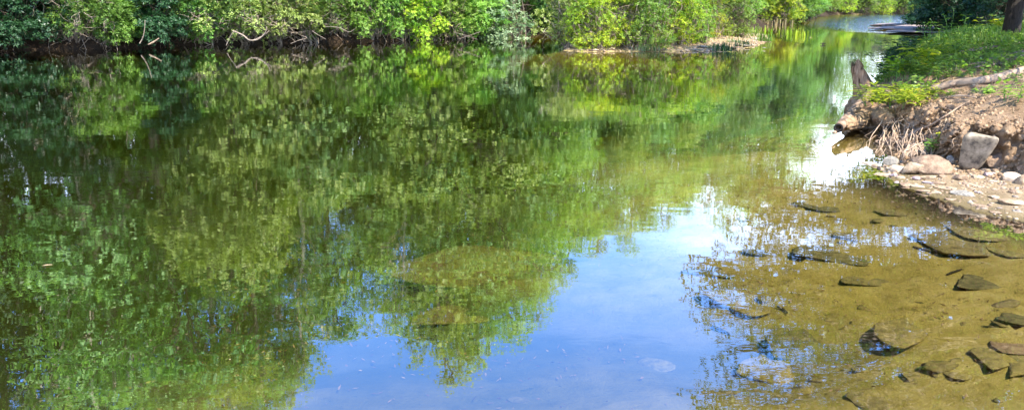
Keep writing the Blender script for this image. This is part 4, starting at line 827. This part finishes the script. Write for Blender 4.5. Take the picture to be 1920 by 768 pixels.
for k, (px, py, w, h, mt, lab) in enumerate(isr):
    o = rock(px, py, w, h, mt, lab, 700+k*11, z=.06 if k else .1, rot=rg.uniform(-.3, .3), cut=(.5, .85), sink=.35, name='island_stone', cat='stone', group='stones of the island', deep=1.2)
# far right rock ledge
for k, (xx, yy, w, d_, h, rz, lab) in enumerate([(26.3, 51.5, 6.5, 5.5, .42, .5, 'big flat purplish rock ledge under the dark shrubs on the right bank'), (25.3, 48.6, 6.0, 3.2, .24, .3, 'lower rock shelf nearest to the camera of the ledge'), (28.2, 57, 6, 5, .35, .8, 'farther flat rock shelf touching the riffle'), (27.8, 48.5, 3.0, 1.6, .9, .3, 'slanting rock on top of the ledge under the shrubs'), (29.5, 47.0, 5.5, 3.4, .7, .1, 'rough dark slab joining the ledge to the bank under the shrubs'), (26.6, 45, 2.4, 1.6, .35, -.2, 'small grey shelf at the right end of the ledge')]):
    me = rock_mesh('rock_ledge', 900+k, (w, d_, h), M['slab'], 12, (.45, .9), 5, .12); o = bpy.data.objects.new('rock_ledge', me); C.objects.link(o); o.location = (xx, yy, .04+h*.18 if k != 3 else .35); o.rotation_euler = (0, (-.12 if k == 3 else 0), rz); tag(o, lab, 'rock ledge', 'rock ledge upstream')
# dark snag in open water
sn = MB(); q = P(1543, 84); rng = rs(2)
sn.tube(np.array([q+np.array([-.13, 0, .05]), q+np.array([-.05, 0, .065]), q+np.array([.05, 0, .06]), q+np.array([.14, 0, .045])]), [.012, .022, .022, .01], 6); sn.tube(np.array([q+np.array([0, 0, .06]), q+np.array([0.0, .02, -.15])]), [.03, .025], 6)
tag(sn.me('snag', M['bark_dark'], smooth=True), 'small dark snag poking from the open water in the middle distance', 'snag')

# ------------------------------------------------------------------ small plants and grass
def grass_patch(name, pts, hmin, hmax, seed, mat, label, bend=.5, w=.006, kind='stuff'):
    rng = rs(seed); n = len(pts); a = rng.uniform(0, 6.28, n); h = rng.uniform(hmin, hmax, n)
    d = np.stack([np.cos(a), np.sin(a), np.zeros(n)], 1); s = np.stack([-np.sin(a), np.cos(a), np.zeros(n)], 1)
    k = rng.uniform(.2, 1, n)[:, None]*bend; up = np.array([0, 0, 1.0]); H_ = h[:, None]
    p0 = pts; p1 = pts+up*H_*.5+d*H_*k*.18; p2 = pts+up*H_*.82+d*H_*k*.5; p3 = pts+up*H_*(1-.25*k)+d*H_*k*.95
    W = (w*(.6+.8*rng.rand(n)))[:, None]
    V = np.stack([p0-s*W, p0+s*W, p1+s*W*.9, p1-s*W*.9, p2+s*W*.6, p2-s*W*.6, p3], 1).reshape(-1, 3)
    o = np.arange(n)[:, None]*7; ti = np.clip(rng.normal(.4, .22, n), 0, 1)
    Q = np.concatenate([o+np.array([[0, 1, 2, 3]]), o+np.array([[3, 2, 4, 5]])]); T = o+np.array([[5, 4, 6]])
    ob = mk(name, V, Q, T, mat, tint=np.concatenate([ti, ti, ti])); return tag(ob, label, kind=kind) if kind else ob
rng = rs(40)
def scatter(n, px0, px1, py0, py1, zmin, fn=None):
    """points on the bank chosen evenly in plan over the part of it the photo shows"""
    c = np.array([hit(a, b) for a, b in ((px0, py0), (px1, py0), (px0, py1), (px1, py1))])
    x_ = rng.uniform(c[:, 0].min(), c[:, 0].max(), n); y_ = rng.uniform(c[:, 1].min(), c[:, 1].max(), n)
    z_, a, b, d, e = height(x_, y_, True); k = (z_ > zmin) & (d > 0) & (e > .15)
    if fn is not None: k &= rng.rand(n) < fn(x_, y_, e)
    return np.stack([x_[k], y_[k], z_[k]-.01], 1)
def nz(x_, y_): return fbm(x_*.8, y_*.8, seed=55)
x_ = rng.uniform(5.5, 34, 260000); y_ = 10.8+44*rng.rand(260000)**1.5
z_, a, b, d, e = height(x_, y_, True); nn = nz(x_, y_); u_ = x_/y_
vis = (u_ < .72) & (u_ > .33)
dens = (ss(12.2, 15, y_)*.9+.10)*ss(-.25, .25, nn+ss(12, 18, y_)*.35) + ss(.9, .3, e)*ss(12.3, 14, y_)*.5
path = ss(.45, .25, np.abs(y_-(14.2+.0*x_)))*ss(.5, .56, u_); dens *= (1-.9*path)*(1-.85*ss(.47, .55, u_)*ss(14.6, 13.6, y_))
path2 = ss(1.3, .7, np.abs(y_-21.5))*ss(.60, .63, u_); dens *= (1-path2)
k = vis & (d > 0) & (e > .05) & (z_ > .25) & (rng.rand(260000) < dens); G = np.stack([x_[k], y_[k], z_[k]-.01], 1)
far_ = G[:, 1] > 20
grass_patch('grass', G[~far_][::3], .05, .20, 41, M['grass'], 'short green grass growing on top of the right bank', w=.005)
grass_patch('tall_grass', G[far_][::2][:45000], .12, .42, 42, M['grass'], 'longer green grass farther up the right bank', w=.009)
# broad-leaved ground cover
def cover(name, pts, seed, L, W, n, hgt, mat, label):
    rng = rs(seed); mb = MB(); p = pts+np.array([0, 0, 1])*rng.uniform(.2, 1, (len(pts), 1))*hgt
    ax = np.array([0, 0, 1.0])+rng.normal(size=(len(p), 3))*.3; spray_leaves(mb, p, ax, rng, n, L, W, .5+rng.uniform(-.3, .3, len(p)), .35)
    return tag(mb.me(name, mat), label, kind='stuff')
k = (rng.rand(len(G)) < .30) & (fbm(G[:, 0]*1.1, G[:, 1]*1.1, seed=91) > -.12) & (G[:, 1] < 30); cover('ground_cover', G[k], 43, .10, .05, 5, .26, M['leaf_bright'], 'leafy weeds mixed with the grass of the right bank')
k = (rng.rand(len(G)) < .5) & (G[:, 0]/G[:, 1] < .50) & (G[:, 1] > 17); cover('bank_weeds', G[k], 44, .12, .05, 5, .55, M['leaf_shade'], 'dense dark weeds hanging down the bank to the water')
# bank edge fringe over the water at px 1650-1720
# dry grass and litter on soil
x_ = rng.uniform(4.8, 13, 60000); y_ = rng.uniform(8.5, 16, 60000); z_, a, b, d, e = height(x_, y_, True)
k = (d > 0) & (e > .3) & (rng.rand(60000) < .10*ss(-.1, .3, fbm(x_*1.6, y_*1.6, seed=66))+.012); S = np.stack([x_[k], y_[k], z_[k]], 1)
grass_patch('dry_grass', S[:5000], .03, .14, 45, M['straw'], 'dry straw and grass stalks on the bare soil', bend=1.2, w=.003)
def litter(name, pts, seed, L, W, mat, label):
    rng = rs(seed); mb = MB(); n = len(pts); d_ = unit(n, rng); d_[:, 2] *= .25; nr = np.array([0, 0, 1.0])+rng.normal(size=(n, 3))*.35
    mb.leaves(pts+np.array([0, 0, .012]), d_, nr, rng.uniform(.5, 1.3, n)*L, rng.uniform(.5, 1.3, n)*W, rng.rand(n)); return tag(mb.me(name, mat), label, kind='stuff')
k = (a < .12) & (d > 0) & (rng.rand(60000) < np.where(e > 0, .05, .07)); litter('leaf_litter', np.stack([x_[k], y_[k], z_[k]], 1), 46, .05, .022, M['litter'], 'dead leaves and bark chips on the bank and gravel')
# small debris on the sandy bed
x_ = rng.uniform(-3, 6.5, 30000); y_ = rng.uniform(3.2, 10, 30000); z_, a, b, d, e = height(x_, y_, True)
k = (a > .1) & (rng.rand(30000) < .16*ss(-.2, .4, fbm(x_*1.2, y_*1.2, seed=3))+.03); litter('bed_debris', np.stack([x_[k], y_[k], z_[k]], 1), 47, .05, .014, M['litter'], 'dark leaf and twig debris lying on the sandy river bed')
# far bank litter under shrubs
x_ = rng.uniform(-26, 6, 40000); y_ = rng.uniform(31, 42, 40000); z_, a, b, d, e = height(x_, y_, True)
k = (a < .05) & (a > -1.2) & (d < 0) & (b < 0); litter('far_bank_litter', np.stack([x_[k], y_[k], z_[k]], 1)[:9000], 48, .10, .05, M['litter'], 'brown leaf litter under the far bank shrubs')
# island gravel + grass
x_ = rng.uniform(1.5, 16, 40000); y_ = rng.uniform(32, 47, 40000); z_, a, b, d, e = height(x_, y_, True); k = np.where((b > -.1) & (z_ > -.02) & (a > 0))[0]
pebbles('island_gravel', np.stack([x_[k], y_[k], z_[k]], 1)[:2600], 49, M['peb'], .03, .11, 'gravel and cobbles of the island shore')
kk = k[rng.rand(len(k)) < .25]; grass_patch('island_grass', np.stack([x_[kk], y_[kk], z_[kk]], 1)[:900], .1, .28, 50, M['straw'], 'straw coloured grass along the island edge', w=.012)

def tuft(nm, px, py, label, mat, n=60, h=(.15, .35), spread=.12, w=.012, z=None, seed=1, cat='grass tuft', group=None, bend=.6):
    p = hit(px, py) if z is None else P(px, py, z); r = rs(seed)
    pts = np.array([0, 0, 0])+np.stack([r.normal(size=n)*spread, r.normal(size=n)*spread*.6, np.zeros(n)], 1)
    o = grass_patch(nm, pts, h[0], h[1], seed, M[mat], label, bend, w, None); o.location = tuple(p); return tag(o, label, cat, group)
tf = [(1214, 96, 'leaf_silver', .35, 'bluish tuft in the water in front of the island middle'), (1360, 96, 'leaf_dark', .45, 'dark green tuft standing in the water before the island'), (1394, 88, 'leaf_dark', .35, 'dark green tuft on the flat stone in the water'), (1375, 84, 'leaf_silver', .35, 'blue green tuft between the two dark tufts'), (1332, 79, 'grass', .3, 'green tuft growing on the island slabs'), (1415, 72, 'grass', .4, 'upright green tuft at the right end of the island'),
 (1342, 93, 'leaf_silver', .3, 'small bluish tuft left of the dark tuft'), (1435, 78, 'leaf_mid', .45, 'green reed tuft right of the grey slab'), (1385, 76, 'leaf_mid', .35, 'short green tuft above the grey slab'), (1306, 75, 'grass', .25, 'small tuft in the island gravel')]
for k, (px, py, mt, h, lab) in enumerate(tf): tuft('grass_tuft', px, py, lab, mt, 90, (.15, h), .22, .014, .02, 60+k, group='tufts around the island')
rd = [(1418, 62, 'leftmost clump of pale green reeds behind the island tip'), (1445, 62, 'second clump of reeds from the island tip'), (1470, 63, 'third clump of reeds from the island tip'), (1486, 66, 'dense clump of reeds before the open river'), (1500, 68, 'thin clump of reeds just left of the last'), (1510, 70, 'last and rightmost clump of reeds in open water')]
for k, (px, py, lab) in enumerate(rd): tuft('reed_clump', px, py, lab, 'leaf_yellow', 22, (.2, .5), .28, .014, -.02, 80+k, 'reeds', 'reeds beyond the island', .25)
tuft('dry_reeds', 1425, 47, 'dry straw reeds along the far bank behind the island tip', 'straw', 160, (.3, .6), 1.0, .03, .0, 91, 'reeds', None, .3)

def leafy_plant(px, py, hgt, nst, L, W, mat, label, seed, spread=.12, per=6, name='leafy_plant', cat='plant', group=None, sink=.02, lean=.35):
    p = hit(px, py); rng = rs(seed); t = thing(name, (p[0], p[1], p[2]-sink), label, cat, group); sb = MB(); lb = MB()
    for s in range(nst):
        b = np.array([rng.normal()*spread*.5, rng.normal()*spread*.5, 0]); e = b+np.array([rng.normal()*lean, rng.normal()*lean*.6, 1])*hgt*rng.uniform(.6, 1.1)
        pa = curve_path(b, e, 10, .08, rng); sb.tube(pa, np.linspace(.006, .002, 10)*(hgt/.4+.4), 5, cap=False)
        m = per; ii = np.linspace(3, 9, m).astype(int); base = pa[ii]; ang = np.arange(m)*2.4+rng.uniform(0, 6)
        for rep in range(2):
            d = np.stack([np.cos(ang+rep*3.14), np.sin(ang+rep*3.14), rng.uniform(.05, .5, m)], 1); lb.leaves(base, d, np.array([0, 0, 1.0])+rng.normal(size=(m, 3))*.2, L*rng.uniform(.7, 1.15, m), W*rng.uniform(.8, 1.1, m), np.clip(rng.normal(.55, .2, m), 0, 1), .18, .25)
    st_ = sb.me('stem', M['leaf_mid'], smooth=True); st_.parent = t; lv = lb.me('leaves', M[mat], smooth=True); lv.parent = t; return t
leafy_plant(1700, 196, .32, 24, .24, .04, 'leaf_yellow', 'clump of long narrow bright green leaves hanging over the undercut bank', 301, .55, 7, 'narrow_leaf_clump', lean=.7)
leafy_plant(1668, 186, .26, 10, .15, .035, 'leaf_yellow', 'yellow green clump left of the narrow leaved clump at the bank edge', 302, .4, 6, lean=.6)
leafy_plant(1712, 183, .22, 10, .15, .03, 'leaf_yellow', 'yellowish plant behind the narrow leaved clump', 303, .4, 6, lean=.6)
leafy_plant(1652, 178, .18, 9, .10, .035, 'leaf_mid', 'low green plant beside the hollow log', 304, .35, 6)
leafy_plant(1692, 142, .42, 8, .19, .10, 'leaf_yellow', 'bright broad leaved plant standing against the water', 305, .3, 5, 'broad_leaf_plant')
leafy_plant(1722, 136, .55, 8, .22, .12, 'leaf_yellow', 'taller broad leaved plant with rounded leaves behind the roots', 306, .3, 5, 'broad_leaf_plant')
leafy_plant(1735, 150, .42, 16, .15, .07, 'leaf_mid', 'dense mid green plant in front of the tall broad leaved one', 307, .5, 6)
leafy_plant(1775, 148, .2, 10, .09, .04, 'leaf_bright', 'low leafy plant just above the thick root', 308, .4, 5)
leafy_plant(1845, 178, .14, 8, .09, .03, 'leaf_bright', 'small green plant below the thick root', 309, .3, 5)
leafy_plant(1780, 186, .14, 8, .09, .025, 'leaf_mid', 'small grassy plant on the soil under the root end', 310, .3, 5)
leafy_plant(1752, 280, .16, 5, .075, .035, 'leaf_bright', 'bright seedling growing out of the dark hollow in the soil face', 311, .12, 5, 'seedling')
leafy_plant(1762, 262, .12, 3, .06, .03, 'leaf_yellow', 'yellow green seedling just above the bright one', 312, .1, 4, 'seedling')
leafy_plant(1762, 92, .95, 4, .24, .05, 'leaf_mid', 'tall stems with long drooping leaves at the upper bank edge', 313, .5, 9, 'tall_weed')
leafy_plant(1783, 90, .80, 3, .22, .05, 'leaf_mid', 'second tall drooping stem right of the first', 314, .4, 9, 'tall_weed')
leafy_plant(1747, 112, .45, 18, .17, .05, 'leaf_yellow', 'yellow green weed glowing in front of the tall stems', 315, .6, 6)
leafy_plant(1868, 64, .6, 6, .28, .19, 'leaf_yellow', 'big round leaved sapling under the thick tree trunk', 316, .5, 4, 'sapling')
leafy_plant(1915, 185, .25, 7, .12, .04, 'leaf_bright', 'yellow green plant cut by the right edge above the soil slope', 317, .3, 6)
leafy_plant(1900, 150, .15, 7, .09, .035, 'leaf_mid', 'low plant at the right edge under the root hump', 318, .4, 5)
leafy_plant(1810, 135, .15, 12, .08, .035, 'leaf_bright', 'patch of small leaves between the two roots', 319, .7, 5)
leafy_plant(1870, 140, .13, 10, .08, .035, 'leaf_mid', 'small weeds right of the patch between the roots', 320, .6, 5)
# fern-like sprays over the water from the bank
for k, (px, py, lab) in enumerate([(1700, 108, 'shaded weed leaning out over the water, uppermost of three'), (1690, 122, 'shaded weed leaning out over the water, middle of three'), (1682, 134, 'shaded weed leaning out over the water, lowest of three')]):
    leafy_plant(px+14, py, .5, 12, .15, .05, 'leaf_shade', lab, 330+k, .8, 7, 'overhanging_weed', group='weeds leaning over the water', lean=.9)

# fish-like leaf afloat
fl = MB(); q = P(78, 499); fl.leaves(np.array([q+np.array([0, 0, .006])]), np.array([[1.0, .3, .02]]), np.array([[0, 0, 1.0]]), .09, .035, .8, .1, .01); tag(fl.me('floating_leaf', M['litter']), 'single brown leaf floating at the left edge', 'leaf')
fl = MB(); q = P(1518, 71); fl.leaves(np.array([q+np.array([0, 0, .01])]), np.array([[1.0, .0, .02]]), np.array([[0, 0, 1.0]]), .16, .12, 1.0, .2, .01); tag(fl.me('floating_leaf', M['straw']), 'pale leaf floating beyond the reeds', 'leaf')

rng = rs(99); fp = []
for q in range(38):
    a_ = P(rng.uniform(0, 1700), 100+600*rng.rand()**1.5, .006)
    if hz(a_[0], a_[1]) < -.05: fp.append(a_)
fl = MB(); n_ = len(fp); fl.leaves(np.array(fp), unit(n_, rng)*np.array([1, 1, .02]), np.tile([0, 0, 1.0], (n_, 1))+rng.normal(size=(n_, 3))*.1, rng.uniform(.010, .028, n_), rng.uniform(.006, .012, n_), rng.rand(n_)); tag(fl.me('floating_specks', M['litter']), 'tiny specks of leaf and bark drifting on the water', kind='stuff')
# ------------------------------------------------------------------ world + sun
SUN_AZ = R(138); SUN_EL = R(53)     # azimuth clockwise from +Y (view direction)
sd = Vector((math.sin(SUN_AZ)*math.cos(SUN_EL), math.cos(SUN_AZ)*math.cos(SUN_EL), math.sin(SUN_EL)))
sl = bpy.data.lights.new('sun', 'SUN'); sl.energy = 4.8; sl.angle = R(.6); sl.color = (1, .95, .86)
so = bpy.data.objects.new('sun', sl); C.objects.link(so); so.rotation_euler = sd.to_track_quat('Z', 'Y').to_euler(); so.location = (30, -20, 40)
w = bpy.data.worlds.new('World'); scene.world = w; w.use_nodes = True; nt = w.node_tree; nt.nodes.clear(); l = nt.links.new
sky = N(nt, 'ShaderNodeTexSky', sky_type='NISHITA'); sky.sun_disc = False; sky.sun_elevation = SUN_EL; sky.sun_rotation = SUN_AZ; sky.ozone_density = 5.0; sky.dust_density = .1; sky.altitude = 600
bgn = N(nt, 'ShaderNodeBackground', inp={1: .15}); wo = N(nt, 'ShaderNodeOutputWorld')
tc = N(nt, 'ShaderNodeTexCoord'); sep = N(nt, 'ShaderNodeSeparateXYZ'); l(tc.outputs['Generated'], sep.inputs[0])
mp = N(nt, 'ShaderNodeMapping', inp={3: (1, 1, 3.2)}); l(tc.outputs['Generated'], mp.inputs[0])
cn = N(nt, 'ShaderNodeTexNoise', inp={'Scale': 2.3, 'Detail': 7, 'Roughness': .55}); l(mp.outputs[0], cn.inputs[0])
cr = ramp(nt, [(.44, (0, 0, 0)), (.78, (1, 1, 1))]); l(cn.outputs[0], cr.inputs[0])
lowm = N(nt, 'ShaderNodeMapRange', inp={1: .32, 2: .18, 3: .10, 4: 1.0}); l(sep.outputs[2], lowm.inputs[0])
hi = N(nt, 'ShaderNodeMapRange', inp={1: .26, 2: .16, 3: 0, 4: .8}); l(sep.outputs[2], hi.inputs[0])
mu = N(nt, 'ShaderNodeMath', operation='MULTIPLY'); l(cr.outputs[0], mu.inputs[0]); l(lowm.outputs[0], mu.inputs[1])
ma = N(nt, 'ShaderNodeMath', operation='MAXIMUM'); l(mu.outputs[0], ma.inputs[0]); l(hi.outputs[0], ma.inputs[1])
mc = N(nt, 'ShaderNodeMixRGB', inp={2: (16, 17, 18.5, 1)}); l(ma.outputs[0], mc.inputs[0]); tn = N(nt, 'ShaderNodeMixRGB', blend_type='MULTIPLY', inp={0: 1, 2: (.62, 1.03, 1.5, 1)}); l(sky.outputs[0], tn.inputs[1]); l(tn.outputs[0], mc.inputs[1])
l(mc.outputs[0], bgn.inputs[0]); l(bgn.outputs[0], wo.inputs[0])

scene.render.engine = 'CYCLES'
scene.cycles.max_bounces = 8; scene.cycles.transparent_max_bounces = 8; scene.cycles.transmission_bounces = 4; scene.cycles.glossy_bounces = 3; scene.cycles.diffuse_bounces = 3; scene.cycles.volume_bounces = 0
scene.cycles.caustics_reflective = False; scene.cycles.sample_clamp_indirect = 6
scene.view_settings.view_transform = 'Standard'; scene.view_settings.look = 'None'; scene.view_settings.gamma = 1; scene.view_settings.exposure = 1.7
